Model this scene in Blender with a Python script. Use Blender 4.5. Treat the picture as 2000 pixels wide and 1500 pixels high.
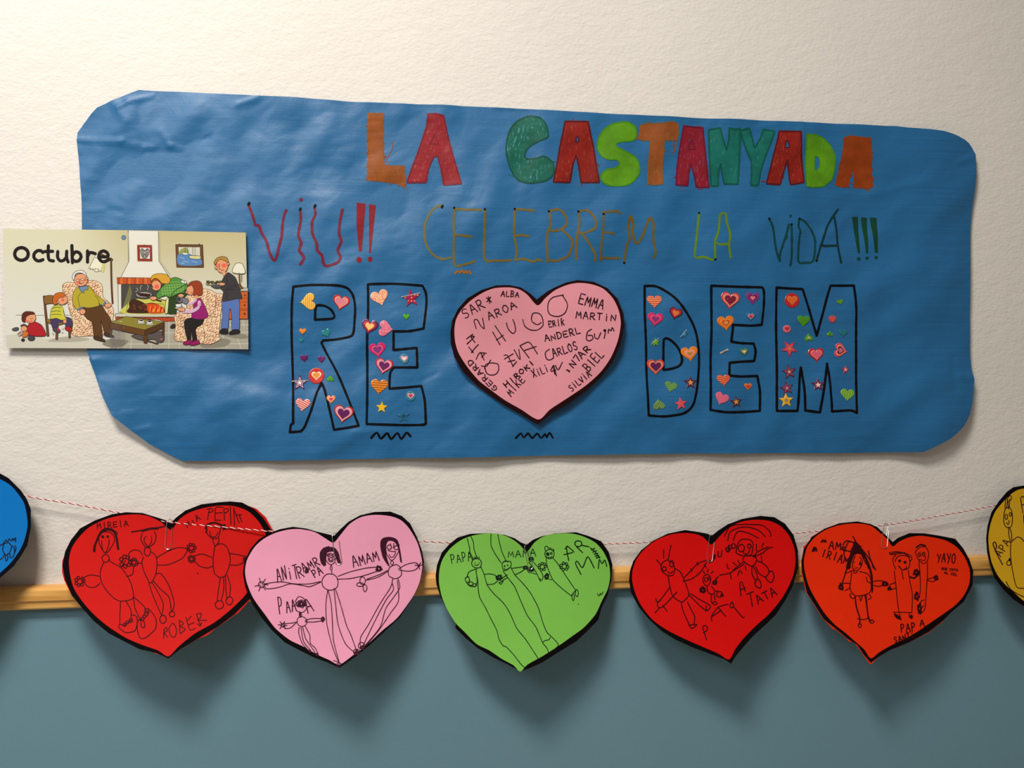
import bpy, bmesh, math, random
import numpy as np
from mathutils import Vector, Matrix, noise
from mathutils.geometry import delaunay_2d_cdt

for o in list(bpy.data.objects):
    bpy.data.objects.remove(o)
scene = bpy.context.scene
COL = scene.collection
random.seed(7)

# ------------------------------------------------------------------ camera
F = 1444.0                       # focal length in pixels of the 2000 px wide frame
YAW = math.radians(7.2)          # the camera looks a little to the right
DIST = 1.30
CZ = 1.50
fw = Vector((math.sin(YAW), math.cos(YAW), 0.0))
rt = Vector((math.cos(YAW), -math.sin(YAW), 0.0))
up = Vector((0, 0, 1))
CP = Vector((0, 0, CZ)) - fw * DIST
cam = bpy.data.cameras.new('camera')
cam.sensor_width = 36
cam.lens = 36 * F / 2000
cam.clip_start = 0.02
cam_o = bpy.data.objects.new('camera', cam)
cam_o.location = CP
cam_o.rotation_euler = (math.radians(90), 0, -YAW)
COL.objects.link(cam_o)
scene.camera = cam_o

# ------------------------------------------------------------------ light
world = bpy.data.worlds.new('world')
scene.world = world
world.use_nodes = True
bgn = world.node_tree.nodes['Background']
bgn.inputs[0].default_value = (1.0, 0.92, 0.84, 1)
bgn.inputs[1].default_value = 0.21


def area(name, loc, target, sx, sy, power, col):
    l = bpy.data.lights.new(name, 'AREA')
    l.shape = 'RECTANGLE'
    l.size, l.size_y = sx, sy
    l.energy = power
    l.color = col
    o = bpy.data.objects.new(name, l)
    o.location = loc
    o.rotation_euler = (Vector(target) - Vector(loc)).to_track_quat('-Z', 'Y').to_euler()
    COL.objects.link(o)
    return o


area('ceiling_light', (-0.8, -1.5, 3.5), (-0.8, -1.5, 0), 0.68, 0.6, 93, (1.0, 0.945, 0.87))
area('window_light', (-1.7, -2.15, 2.85), (-.7, 0, 1.9), 1.1, 0.7, 20, (0.88, 0.95, 1.0))

vs = scene.view_settings
vs.view_transform = 'Standard'
vs.look = 'None'
vs.exposure = 0.0
vs.gamma = 1.0
vs.use_curve_mapping = False


# ------------------------------------------------------------------ helpers
def lin(c):
    return tuple((v / 255 / 12.92) if v / 255 <= 0.04045 else ((v / 255 + 0.055) / 1.055) ** 2.4 for v in c)


def tag(o, label=None, cat=None, group=None, kind=None):
    if label: o['label'] = label
    if cat: o['category'] = cat
    if group: o['group'] = group
    if kind: o['kind'] = kind
    return o


def ray_at(px, py, depth):
    """point of the wall region seen at (px, py), 'depth' metres in front of the wall plane"""
    d = fw + rt * ((px - 1000) / F) + up * ((750 - py) / F)
    t = (-depth - CP.y) / d.y
    return CP + d * t


class Surf:
    def __init__(self, depth, height=None):
        self.depth, self.height = depth, height

    def __call__(self, px, py, lift=0.0):
        p = ray_at(px, py, self.depth(px, py))
        h = self.height(px, py) if self.height else 0.0
        p.y -= h + lift
        return p


def T(ox, oy, s):
    """reads 'x,y x,y; x,y ...' into lists of points, moved from a detail view to the full frame"""
    def f(txt):
        out = []
        for part in txt.split(';'):
            part = part.strip()
            if part:
                out.append([(ox + float(a.split(',')[0]) / s, oy + float(a.split(',')[1]) / s) for a in part.split()])
        return out
    f.s = s
    f.o = (ox, oy)
    return f


def smooth(pts, closed=False, step=3.0):
    n = len(pts)
    if n < 2: return pts
    res = []
    rng = range(n if closed else n - 1)
    for i in rng:
        p1, p2 = pts[i], pts[(i + 1) % n]
        if closed:
            p0, p3 = pts[i - 1], pts[(i + 2) % n]
        else:
            p0 = pts[i - 1] if i > 0 else p1
            p3 = pts[i + 2] if i + 2 < n else p2
        L = math.dist(p1, p2)
        k = max(1, int(L / step + .5))
        for j in range(k):
            t = j / k
            t2, t3 = t * t, t * t * t
            q = []
            for a in (0, 1):
                m1 = (p2[a] - p0[a]) * .42
                m2 = (p3[a] - p1[a]) * .42
                q.append((2 * t3 - 3 * t2 + 1) * p1[a] + (t3 - 2 * t2 + t) * m1 + (-2 * t3 + 3 * t2) * p2[a] + (t3 - t2) * m2)
            res.append(tuple(q))
    if not closed: res.append(pts[-1])
    return res


def dense(pts, closed=False, step=5.0):
    res = []
    n = len(pts)
    for i in range(n if closed else n - 1):
        p, q = pts[i], pts[(i + 1) % n]
        k = max(1, int(math.dist(p, q) / step + .5))
        for j in range(k):
            res.append((p[0] + (q[0] - p[0]) * j / k, p[1] + (q[1] - p[1]) * j / k))
    if not closed: res.append(pts[-1])
    return res


def ell(cx, cy, rx, ry=None, n=14, ph=0.0, turns=1.0):
    ry = rx if ry is None else ry
    m = int(n * turns)
    return [(cx + rx * math.cos(ph + 2 * math.pi * turns * i / m), cy + ry * math.sin(ph + 2 * math.pi * turns * i / m)) for i in range(m + (1 if turns else 0))]


class Mesh:
    def __init__(self):
        self.v, self.f, self.c = [], [], []

    def add(self, vs_, fs, col=None):
        b = len(self.v)
        self.v += [tuple(p) for p in vs_]
        for f in fs: self.f.append([b + i for i in f])
        self.c += [col] * len(vs_)

    def build(self, name, mat, parent=None, loc=None, smooth_=False):
        if parent is not None and loc is None:
            loc = Vector((0, 0, 0))
            base = parent['_loc']
        else:
            base = loc if loc is not None else (0, 0, 0)
        base = Vector(base)
        me = bpy.data.meshes.new(name)
        me.from_pydata([Vector(p) - base for p in self.v], [], self.f)
        if any(c is not None for c in self.c):
            ca = me.color_attributes.new('Col', 'FLOAT_COLOR', 'POINT')
            arr = np.ones((len(self.v), 4), dtype=np.float32)
            for i, c in enumerate(self.c):
                if c is not None: arr[i, :3] = c
            ca.data.foreach_set('color', arr.ravel())
        bm = bmesh.new()
        bm.from_mesh(me)
        bmesh.ops.recalc_face_normals(bm, faces=bm.faces)
        # open sheets: turn them towards the room
        if any(e.is_boundary for e in bm.edges):
            fl = [f for f in bm.faces if f.normal.y > 0]
            if len(fl) > len(bm.faces) / 2: bmesh.ops.reverse_faces(bm, faces=bm.faces)
        if smooth_:
            for e in bm.edges: e.smooth = e.calc_face_angle(0.0) < .7
        bm.to_mesh(me)
        bm.free()
        if smooth_:
            me.polygons.foreach_set('use_smooth', [True] * len(me.polygons))
        me.materials.append(mat)
        o = bpy.data.objects.new(name, me)
        COL.objects.link(o)
        if parent is not None:
            o.parent = parent
        else:
            o.location = base
        o['_loc'] = base
        return o


def empty(name, loc):
    o = bpy.data.objects.new(name, None)
    o.empty_display_size = 0.05
    o.location = loc
    o['_loc'] = Vector(loc)
    COL.objects.link(o)
    return o


def inside_mask(P, polys):
    """even-odd test, vectorised"""
    x, y = P[:, 0], P[:, 1]
    res = np.zeros(len(P), bool)
    for poly in polys:
        a = np.array(poly)
        b = np.roll(a, -1, axis=0)
        for (x0, y0), (x1, y1) in zip(a, b):
            if y0 == y1: continue
            c = ((y0 > y) != (y1 > y)) & (x < (x1 - x0) * (y - y0) / (y1 - y0) + x0)
            res ^= c
    return res


def tri2d(polys, step, edge=None):
    """triangulate even-odd polygons with interior grid points"""
    polys = [dense(p, True, edge or step) for p in polys]
    pts, edges = [], []
    for p in polys:
        b = len(pts)
        pts += p
        edges += [(b + i, b + (i + 1) % len(p)) for i in range(len(p))]
    A = np.array(pts)
    x0, y0 = A.min(0)
    x1, y1 = A.max(0)
    if (x1 - x0) > step * 1.5 and (y1 - y0) > step * 1.5:
        gx = np.arange(x0 + step * .5, x1, step)
        gy = np.arange(y0 + step * .5, y1, step)
        G = np.array([(x, y) for y in gy for x in gx])
        G = G[inside_mask(G, polys)]
        if len(G):
            keep = np.ones(len(G), bool)
            for i in range(0, len(A), 400):
                d = np.abs(G[:, None, :] - A[None, i:i + 400, :]).max(2).min(1) if len(G) < 6000 else None
                if d is None: break
                keep &= d > step * .35
            G = G[keep]
            pts += [tuple(g) for g in G]
    vo, eo, fo, _, _, _ = delaunay_2d_cdt([Vector(p) for p in pts], edges, [], 0, 1e-5)
    V = np.array([(v.x, v.y) for v in vo])
    Fc = np.array(fo)
    C = V[Fc].mean(1)
    Fc = Fc[inside_mask(C, polys)]
    used = np.unique(Fc)
    remap = -np.ones(len(V), int)
    remap[used] = np.arange(len(used))
    return V[used], remap[Fc]


def patch(m, polys, surf, lift=0.0, step=12.0, col=None, thick=0.0, edge=None):
    """a flat shape laid on a surface; thick > 0 closes it into a sheet"""
    V, Fc = tri2d(polys, step, edge)
    top = [surf(x, y, lift) for x, y in V]
    fs = [tuple(int(i) for i in f) for f in Fc]
    if thick > 0:
        n = len(top)
        cnt = {}
        for f in fs:
            for i in range(3):
                a, b = f[i], f[(i + 1) % 3]
                k = (min(a, b), max(a, b))
                cnt.setdefault(k, []).append((a, b))
        side = [(v[0][1], v[0][0], v[0][0] + n, v[0][1] + n) for v in cnt.values() if len(v) == 1]
        top = top + [p + Vector((0, thick, 0)) for p in top]
        fs = fs + [(f[2] + n, f[1] + n, f[0] + n) for f in fs] + side
    if callable(col):
        b = len(m.v)
        m.add(top, fs, None)
        for i in range(len(top)):
            x, y = V[i % len(V)]
            m.c[b + i] = lin(col(x, y))
    else:
        m.add(top, fs, lin(col) if col else None)


def ribbon(m, pts, w, surf, lift, col=None, taper=0.0, sm=True, closed=False, jit=0.0):
    """one pen stroke of width w (pixels)"""
    if len(pts) == 1:
        dot(m, pts[0], w * .6, surf, lift, col)
        return
    p = smooth(pts, closed, 2.6 if w < 4 else 3.6) if sm else dense(pts, closed, 4)
    q = [p[0]]
    for a in p[1:]:
        if math.dist(a, q[-1]) > .25: q.append(a)
    p = q
    n = len(p)
    if n < 2: return
    vs_, fs = [], []
    L = []
    for i in range(n):
        if closed:
            a, b = p[i - 1], p[(i + 1) % n]
        else:
            a, b = p[max(i - 1, 0)], p[min(i + 1, n - 1)]
        dx, dy = b[0] - a[0], b[1] - a[1]
        l = math.hypot(dx, dy) or 1
        t = i / (n - 1)
        ww = w * .5 * (1 - taper * abs(2 * t - 1) ** 3)
        if jit: ww *= 1 + jit * noise.noise(Vector((p[i][0] * .12, p[i][1] * .12, w)))
        nx, ny = -dy / l * ww, dx / l * ww
        L.append((nx, ny))
        vs_ += [surf(p[i][0] + nx, p[i][1] + ny, lift), surf(p[i][0] - nx, p[i][1] - ny, lift)]
    for i in range(n - (0 if closed else 1)):
        j = (i + 1) % n
        fs.append((2 * i, 2 * i + 1, 2 * j + 1, 2 * j))
    if not closed:
        for i, sgn in ((0, -1), (n - 1, 1)):
            nx, ny = L[i]
            b = len(vs_)
            for k in range(1, 4):
                an = math.pi * k / 4
                ox = nx * math.cos(an) + sgn * ny * math.sin(an)
                oy = ny * math.cos(an) - sgn * nx * math.sin(an)
                vs_.append(surf(p[i][0] + ox, p[i][1] + oy, lift))
            fs.append((2 * i, b, b + 1, b + 2, 2 * i + 1))
    m.add(vs_, fs, lin(col) if col else None)


def dot(m, c, r, surf, lift, col=None, ry=None, n=12):
    P = ell(c[0], c[1], r, ry or r, n, turns=1)[:-1]
    m.add([surf(x, y, lift) for x, y in P], [tuple(range(len(P)))], lin(col) if col else None)


EPS = 1.2e-5


class Pen:
    """collects the strokes of one drawn thing; each new stroke lies a hair above the last"""
    def __init__(self, surf, tr, w, lift, col=None, jit=.25):
        self.m, self.surf, self.tr, self.w, self.l, self.col, self.jit = Mesh(), surf, tr, w * (1.1 if w < 2.6 else 1), lift, col, jit

    def nxt(self):
        self.l += EPS
        return self.l

    def s(self, txt, w=None, sm=True, closed=False, col=None):
        if w and w < 2.6: w *= 1.2
        for st in self.tr(txt):
            ribbon(self.m, st, w or self.w, self.surf, self.nxt(), col or self.col, sm=sm, closed=closed, jit=self.jit)
        return self

    def raw(self, pts, w=None, sm=True, closed=False):
        o, s = self.tr.o, self.tr.s
        ribbon(self.m, [(o[0] + x / s, o[1] + y / s) for x, y in pts], w or self.w, self.surf, self.nxt(), self.col, sm=sm, closed=closed, jit=self.jit)
        return self

    def c(self, *circles, w=None):
        for c in circles:
            x, y, rx = c[:3]
            ry = c[3] if len(c) > 3 else rx
            P = ell(x, y, rx, ry, 10, ph=random.uniform(0, 6))
            P = [(a + random.uniform(-.06, .06) * rx, b + random.uniform(-.06, .06) * ry) for a, b in P]
            self.raw(P, w)
        return self

    def d(self, *dots):
        o, s = self.tr.o, self.tr.s
        for t in dots:
            dot(self.m, (o[0] + t[0] / s, o[1] + t[1] / s), t[2] / s, self.surf, self.nxt(), self.col, (t[3] if len(t) > 3 else t[2]) / s)
        return self

    def blob(self, txt):
        for poly in self.tr(txt):
            patch(self.m, [smooth(poly, True, 3)], self.surf, self.nxt(), 9, self.col)
        return self

    def scrib(self, cx, cy, rx, ry=None, n=9, w=None):
        ry = ry or rx
        P = []
        for i in range(n * 3):
            an = i * 2.15 + random.uniform(-.3, .3)
            r = random.uniform(.45, 1)
            P.append((cx + rx * r * math.cos(an), cy + ry * r * math.sin(an)))
        return self.raw(P, w)

    def flower(self, cx, cy, r, n=7):
        self.c((cx, cy, r * .55))
        for i in range(n):
            an = 2 * math.pi * i / n + random.uniform(-.2, .2)
            self.c((cx + r * .8 * math.cos(an), cy + r * .8 * math.sin(an), r * .3))
        return self

    def rays(self, cx, cy, r, n=6):
        for i in range(n):
            an = 2 * math.pi * i / n + random.uniform(-.25, .25)
            self.raw([(cx + r * .2 * math.cos(an), cy + r * .2 * math.sin(an)), (cx + r * math.cos(an), cy + r * math.sin(an))])
        return self

    def build(self, name, mat, parent, label=None):
        o = self.m.build(name, mat, parent)
        if label: o['label'] = label
        return o


FONT = {
 'A': '0,0 .45,1 .55,1 1,0;.2,.42 .85,.4', 'B': '.05,0 .05,1;.05,1 .6,1 .85,.8 .6,.55 .05,.52;.05,.52 .75,.5 .95,.25 .65,.02 .05,0',
 'C': '.95,.9 .55,1 .15,.75 .05,.4 .25,.05 .6,0 .95,.12', 'D': '.05,0 .05,1;.0,1 .55,.95 .95,.6 .85,.2 .5,0 .0,0',
 'E': '.95,1 .05,1 .05,0 .95,.02;.05,.5 .75,.52', 'G': '.9,.9 .5,1 .1,.7 .05,.3 .35,.02 .8,.05 .9,.4 .5,.42',
 'H': '.05,0 .05,1;.95,0 .95,1;.05,.5 .95,.52', 'I': '.5,0 .5,1', 'i': '.5,0 .5,.68;.5,.9 .5,.95', 'K': '.1,0 .1,1;.9,1 .1,.45;.3,.58 .95,0',
 'L': '.1,1 .1,0 .95,.02', 'M': '0,0 .12,1 .5,.3 .88,1 1,0', 'N': '.05,0 .08,1 .9,0 .95,1', 'O': '.5,1 .12,.8 .02,.45 .25,.05 .65,.0 .95,.4 .85,.85 .5,1',
 'P': '.1,0 .1,1;.1,1 .65,.98 .85,.75 .6,.5 .1,.46', 'R': '.08,0 .08,1;.08,1 .65,1 .85,.75 .6,.52 .08,.48;.3,.48 .95,0',
 'S': '.9,.88 .55,1 .15,.85 .2,.6 .7,.45 .85,.2 .5,0 .1,.1', 'T': '.5,0 .5,.98;0,.98 1,1', 'U': '.05,1 .1,.25 .4,0 .75,.1 .95,.4 .95,1',
 'V': '0,1 .45,0 1,1', 'X': '0,1 1,0;1,1 0,0', 'Y': '0,1 .5,.5;1,1 .4,0', 'Z': '0,.95 .95,1 .05,0 1,.05', 'Q': '.5,1 .1,.7 .1,.2 .5,0 .9,.3 .85,.8 .5,1;.6,.25 1,0',
 '7': '0,.95 .95,1 .4,0', ' ': '', 't': '.5,0 .5,1;.2,.6 .8,.62'}


def word(pen, txt, x0, y0, x1, y1, h, fill=.72, jit=.06):
    L = math.hypot(x1 - x0, y1 - y0)
    dx, dy = (x1 - x0) / L, (y1 - y0) / L
    ux, uy = dy, -dx
    pitch = L / (len(txt) - 1 + fill) if len(txt) > 1 else L / fill
    for k, ch in enumerate(txt):
        hh = h * random.uniform(1 - jit * 2, 1 + jit * 2)
        off = random.uniform(-jit, jit) * h
        for st in FONT[ch].split(';'):
            if not st: continue
            P = []
            for q in st.split():
                a, b = map(float, q.split(','))
                a += random.uniform(-jit, jit) * .6
                b += random.uniform(-jit, jit) * .6
                X = (k + a * fill) * pitch
                Y = b * hh + off
                P.append((x0 + dx * X + ux * Y, y0 + dy * X + uy * Y))
            pen.raw(P, sm=ch in 'BCDGOPRSU')
    return pen

# ------------------------------------------------------------------ materials
def new_mat(name):
    m = bpy.data.materials.new(name)
    m.use_nodes = True
    nt = m.node_tree
    return m, nt, nt.nodes['Principled BSDF']


def node(nt, t, **kw):
    n = nt.nodes.new(t)
    for k, v in kw.items():
        if k in n.inputs: n.inputs[k].default_value = v
        else: setattr(n, k, v)
    return n


def plain(name, col, rough=.6, spec=.3, metal=0.0, coat=0.0, transl=0.0, noise_amt=0.0, bump=0.0, bscale=400.0, sheen=0.0):
    m, nt, b = new_mat(name)
    c = (*lin(col), 1)
    b.inputs['Base Color'].default_value = c
    b.inputs['Roughness'].default_value = rough
    b.inputs['Specular IOR Level'].default_value = spec
    b.inputs['Metallic'].default_value = metal
    b.inputs['Coat Weight'].default_value = coat
    b.inputs['Coat Roughness'].default_value = .12
    tc = node(nt, 'ShaderNodeTexCoord')
    if noise_amt:
        nz = node(nt, 'ShaderNodeTexNoise', Scale=38.0, Detail=5.0)
        nt.links.new(tc.outputs['Object'], nz.inputs['Vector'])
        mx = node(nt, 'ShaderNodeMix', data_type='RGBA', blend_type='MULTIPLY')
        mx.inputs[0].default_value = 1
        rp = node(nt, 'ShaderNodeValToRGB')
        rp.color_ramp.elements[0].color = (1 - noise_amt,) * 3 + (1,)
        rp.color_ramp.elements[1].color = (1, 1, 1, 1)
        rp.color_ramp.elements[0].position, rp.color_ramp.elements[1].position = .3, .7
        nt.links.new(nz.outputs['Fac'], rp.inputs[0])
        mx.inputs[6].default_value = c
        nt.links.new(rp.outputs[0], mx.inputs[7])
        nt.links.new(mx.outputs[2], b.inputs['Base Color'])
    if bump:
        nz = node(nt, 'ShaderNodeTexNoise', Scale=bscale, Detail=4.0)
        nt.links.new(tc.outputs['Object'], nz.inputs['Vector'])
        bp = node(nt, 'ShaderNodeBump', Strength=bump, Distance=.0006)
        nt.links.new(nz.outputs['Fac'], bp.inputs['Height'])
        nt.links.new(bp.outputs[0], b.inputs['Normal'])
    if transl:
        tr = node(nt, 'ShaderNodeBsdfTranslucent')
        tr.inputs[0].default_value = c
        ms = node(nt, 'ShaderNodeMixShader')
        ms.inputs[0].default_value = transl
        nt.links.new(b.outputs[0], ms.inputs[1])
        nt.links.new(tr.outputs[0], ms.inputs[2])
        nt.links.new(ms.outputs[0], nt.nodes['Material Output'].inputs[0])
    return m


def ink_fill(name, col, pale, amount=.5, scale=(60, 60, 16), rough=.5, ang=0.0):
    """felt-tip colouring: dense ink with thin uncoloured streaks between the strokes"""
    m, nt, b = new_mat(name)
    tc = node(nt, 'ShaderNodeTexCoord')
    mp = node(nt, 'ShaderNodeMapping')
    mp.inputs['Scale'].default_value = scale
    mp.inputs['Rotation'].default_value = (0, ang, 0)
    nt.links.new(tc.outputs['Object'], mp.inputs[0])
    nz = node(nt, 'ShaderNodeTexNoise', Scale=6.0, Detail=3.0, Roughness=.6)
    nt.links.new(mp.outputs[0], nz.inputs['Vector'])
    rp = node(nt, 'ShaderNodeValToRGB')
    e = rp.color_ramp.elements
    e[0].position, e[0].color = .58, (0, 0, 0, 1)
    e[1].position, e[1].color = .72, (1, 1, 1, 1)
    nt.links.new(nz.outputs['Fac'], rp.inputs[0])
    big = node(nt, 'ShaderNodeTexNoise', Scale=30.0, Detail=2.0)
    nt.links.new(tc.outputs['Object'], big.inputs['Vector'])
    mul = node(nt, 'ShaderNodeMath', operation='MULTIPLY')
    mul.inputs[1].default_value = amount
    nt.links.new(rp.outputs[0], mul.inputs[0])
    mx = node(nt, 'ShaderNodeMix', data_type='RGBA')
    mx.inputs[6].default_value = (*[v * .8 for v in lin(col)], 1)
    mx.inputs[7].default_value = (*[v * .8 for v in lin(pale)], 1)
    nt.links.new(mul.outputs[0], mx.inputs[0])
    dk = node(nt, 'ShaderNodeMix', data_type='RGBA', blend_type='MULTIPLY')
    dk.inputs[0].default_value = .5
    nt.links.new(mx.outputs[2], dk.inputs[6])
    r2 = node(nt, 'ShaderNodeValToRGB')
    r2.color_ramp.elements[0].position, r2.color_ramp.elements[0].color = .35, (.6, .6, .6, 1)
    r2.color_ramp.elements[1].position, r2.color_ramp.elements[1].color = .6, (1, 1, 1, 1)
    nt.links.new(big.outputs['Fac'], r2.inputs[0])
    nt.links.new(r2.outputs[0], dk.inputs[7])
    nt.links.new(dk.outputs[2], b.inputs['Base Color'])
    b.inputs['Roughness'].default_value = rough
    b.inputs['Specular IOR Level'].default_value = .25
    return m


def pattern(name, a, c, kind='stripes', ang=0.0, scale=100.0, ratio=.5):
    m, nt, b = new_mat(name)
    tc = node(nt, 'ShaderNodeTexCoord')
    mp = node(nt, 'ShaderNodeMapping')
    mp.inputs['Rotation'].default_value = (0, ang, 0)
    nt.links.new(tc.outputs['Object'], mp.inputs[0])
    rp = node(nt, 'ShaderNodeValToRGB')
    rp.color_ramp.interpolation = 'LINEAR'
    if kind == 'dots':
        t = node(nt, 'ShaderNodeTexVoronoi', Scale=scale, Randomness=.25)
        nt.links.new(mp.outputs[0], t.inputs['Vector'])
        src = t.outputs['Distance']
        p = .34
    elif kind == 'squiggle':
        t = node(nt, 'ShaderNodeTexWave', Scale=scale, Distortion=14.0)
        t.inputs['Detail Scale'].default_value = 3.0
        nt.links.new(mp.outputs[0], t.inputs['Vector'])
        src = t.outputs['Fac']
        p = .5
    else:
        t = node(nt, 'ShaderNodeTexWave', Scale=scale, Distortion=.4)
        t.bands_direction = 'X'
        nt.links.new(mp.outputs[0], t.inputs['Vector'])
        src = t.outputs['Fac']
        p = ratio
    rp.color_ramp.elements[0].position, rp.color_ramp.elements[0].color = max(0, p - .04), (*lin(a), 1)
    rp.color_ramp.elements[1].position, rp.color_ramp.elements[1].color = p + .04, (*lin(c), 1)
    nt.links.new(src, rp.inputs[0])
    nt.links.new(rp.outputs[0], b.inputs['Base Color'])
    b.inputs['Roughness'].default_value = .3
    b.inputs['Coat Weight'].default_value = .6
    b.inputs['Coat Roughness'].default_value = .1
    return m


def wall_mat(name, col, scale, dist, strength=1.0, rough=.75, mott=.06):
    m, nt, b = new_mat(name)
    tc = node(nt, 'ShaderNodeTexCoord')
    b.inputs['Roughness'].default_value = rough
    b.inputs['Specular IOR Level'].default_value = .2
    mp = node(nt, 'ShaderNodeMapping')
    mp.inputs['Scale'].default_value = (1.0, 1, 1.5)
    mp.inputs['Rotation'].default_value = (0, .45, 0)
    nt.links.new(tc.outputs['Object'], mp.inputs[0])
    a = node(nt, 'ShaderNodeTexNoise', Scale=scale, Detail=3.5, Roughness=.55, Distortion=.6)
    c2 = node(nt, 'ShaderNodeTexNoise', Scale=scale * .28, Detail=2.0)
    nt.links.new(mp.outputs[0], a.inputs['Vector'])
    nt.links.new(mp.outputs[0], c2.inputs['Vector'])
    ad = node(nt, 'ShaderNodeMath', operation='MULTIPLY_ADD')
    ad.inputs[1].default_value = .8
    nt.links.new(a.outputs['Fac'], ad.inputs[0])
    nt.links.new(c2.outputs['Fac'], ad.inputs[2])
    bp = node(nt, 'ShaderNodeBump', Strength=strength, Distance=dist)
    nt.links.new(ad.outputs[0], bp.inputs['Height'])
    nt.links.new(bp.outputs[0], b.inputs['Normal'])
    n3 = node(nt, 'ShaderNodeTexNoise', Scale=3.0, Detail=4.0)
    nt.links.new(tc.outputs['Object'], n3.inputs['Vector'])
    rp = node(nt, 'ShaderNodeValToRGB')
    k = lin(col)
    rp.color_ramp.elements[0].position, rp.color_ramp.elements[0].color = .3, (*[v * (1 - mott) for v in k], 1)
    rp.color_ramp.elements[1].position, rp.color_ramp.elements[1].color = .7, (*k, 1)
    nt.links.new(n3.outputs['Fac'], rp.inputs[0])
    nt.links.new(rp.outputs[0], b.inputs['Base Color'])
    return m


M = {}
M['plaster'] = wall_mat('plaster', (222, 216, 208), 125.0, .0011, 1.0)
M['dado'] = wall_mat('dado_paint', (110, 146, 160), 60.0, .0006, .3, .42)
M['ink'] = plain('black_marker', (6, 5, 11), .6, .12)
M['ink_brown'] = plain('dark_pen', (38, 10, 16), .6, .12)
M['ink_maroon'] = plain('maroon_pen', (48, 3, 8), .6, .1)
M['ink_green'] = plain('green_black_pen', (6, 32, 12), .6, .12)
M['ink_plum'] = plain('plum_pen', (54, 8, 30), .6, .12)
M['steel'] = plain('clip_steel', (200, 195, 185), .25, .5, metal=1.0)

# kraft paper of the poster: faint ribbed lines
m, nt, b = new_mat('blue_kraft_paper')
tc = node(nt, 'ShaderNodeTexCoord')
mp = node(nt, 'ShaderNodeMapping')
mp.inputs['Scale'].default_value = (2.0, 1, 260)
nt.links.new(tc.outputs['Object'], mp.inputs[0])
nz = node(nt, 'ShaderNodeTexNoise', Scale=2.2, Detail=3.0)
nt.links.new(mp.outputs[0], nz.inputs['Vector'])
rp = node(nt, 'ShaderNodeValToRGB')
PB = lin((24, 97, 147))
rp.color_ramp.elements[0].position, rp.color_ramp.elements[0].color = .3, (*[v * .88 for v in PB], 1)
rp.color_ramp.elements[1].position, rp.color_ramp.elements[1].color = .7, (*[v * 1.05 for v in PB], 1)
nt.links.new(nz.outputs['Fac'], rp.inputs[0])
nt.links.new(rp.outputs[0], b.inputs['Base Color'])
b.inputs['Roughness'].default_value = .45
b.inputs['Specular IOR Level'].default_value = .52
bp = node(nt, 'ShaderNodeBump', Strength=.25, Distance=.0004)
nt.links.new(nz.outputs['Fac'], bp.inputs['Height'])
n2 = node(nt, 'ShaderNodeTexNoise', Scale=22.0, Detail=6.0, Roughness=.62, Distortion=.5)
nt.links.new(tc.outputs['Object'], n2.inputs['Vector'])
bp2 = node(nt, 'ShaderNodeBump', Strength=.24, Distance=.004)
nt.links.new(n2.outputs['Fac'], bp2.inputs['Height'])
nt.links.new(bp.outputs[0], bp2.inputs['Normal'])
nt.links.new(bp2.outputs[0], b.inputs['Normal'])
M['kraft'] = m

# varnished pine of the rail
m, nt, b = new_mat('varnished_pine')
tc = node(nt, 'ShaderNodeTexCoord')
mp = node(nt, 'ShaderNodeMapping')
mp.inputs['Scale'].default_value = (3, 60, 60)
nt.links.new(tc.outputs['Object'], mp.inputs[0])
nz = node(nt, 'ShaderNodeTexNoise', Scale=2.0, Detail=4.0, Distortion=.6)
nt.links.new(mp.outputs[0], nz.inputs['Vector'])
rp = node(nt, 'ShaderNodeValToRGB')
rp.color_ramp.elements[0].position, rp.color_ramp.elements[0].color = .3, (*lin((200, 142, 66)), 1)
rp.color_ramp.elements[1].position, rp.color_ramp.elements[1].color = .7, (*lin((228, 176, 100)), 1)
nt.links.new(nz.outputs['Fac'], rp.inputs[0])
nt.links.new(rp.outputs[0], b.inputs['Base Color'])
b.inputs['Roughness'].default_value = .3
b.inputs['Coat Weight'].default_value = .3
M['pine'] = m

# printing ink: colour stored on the printed shapes
m, nt, b = new_mat('printed_colour')
at = node(nt, 'ShaderNodeAttribute', attribute_name='Col')
nt.links.new(at.outputs['Color'], b.inputs['Base Color'])
b.inputs['Roughness'].default_value = .6
b.inputs['Specular IOR Level'].default_value = .08
M['print'] = m

# clear laminating film, crinkled where it was bent
m, nt, b = new_mat('laminating_film')
nt.nodes.remove(b)
tp = node(nt, 'ShaderNodeBsdfTransparent')
tp.inputs[0].default_value = (.97, .97, .96, 1)
gl = node(nt, 'ShaderNodeBsdfGlossy')
gl.inputs['Roughness'].default_value = .07
fr = node(nt, 'ShaderNodeLayerWeight', Blend=.5)
pw = node(nt, 'ShaderNodeMath', operation='POWER')
pw.inputs[1].default_value = 5.0
nt.links.new(fr.outputs['Facing'], pw.inputs[0])
sc_ = node(nt, 'ShaderNodeMath', operation='MULTIPLY_ADD')
sc_.inputs[1].default_value = .9
sc_.inputs[2].default_value = .045
nt.links.new(pw.outputs[0], sc_.inputs[0])
ms = node(nt, 'ShaderNodeMixShader')
nt.links.new(sc_.outputs[0], ms.inputs[0])
nt.links.new(tp.outputs[0], ms.inputs[1])
nt.links.new(gl.outputs[0], ms.inputs[2])
nt.links.new(ms.outputs[0], nt.nodes['Material Output'].inputs[0])
tc = node(nt, 'ShaderNodeTexCoord')
nz = node(nt, 'ShaderNodeTexNoise', Scale=260.0, Detail=3.0, Distortion=2.0)
nt.links.new(tc.outputs['Object'], nz.inputs['Vector'])
at = node(nt, 'ShaderNodeAttribute', attribute_name='Col')
mu = node(nt, 'ShaderNodeMath', operation='MULTIPLY')
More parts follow.
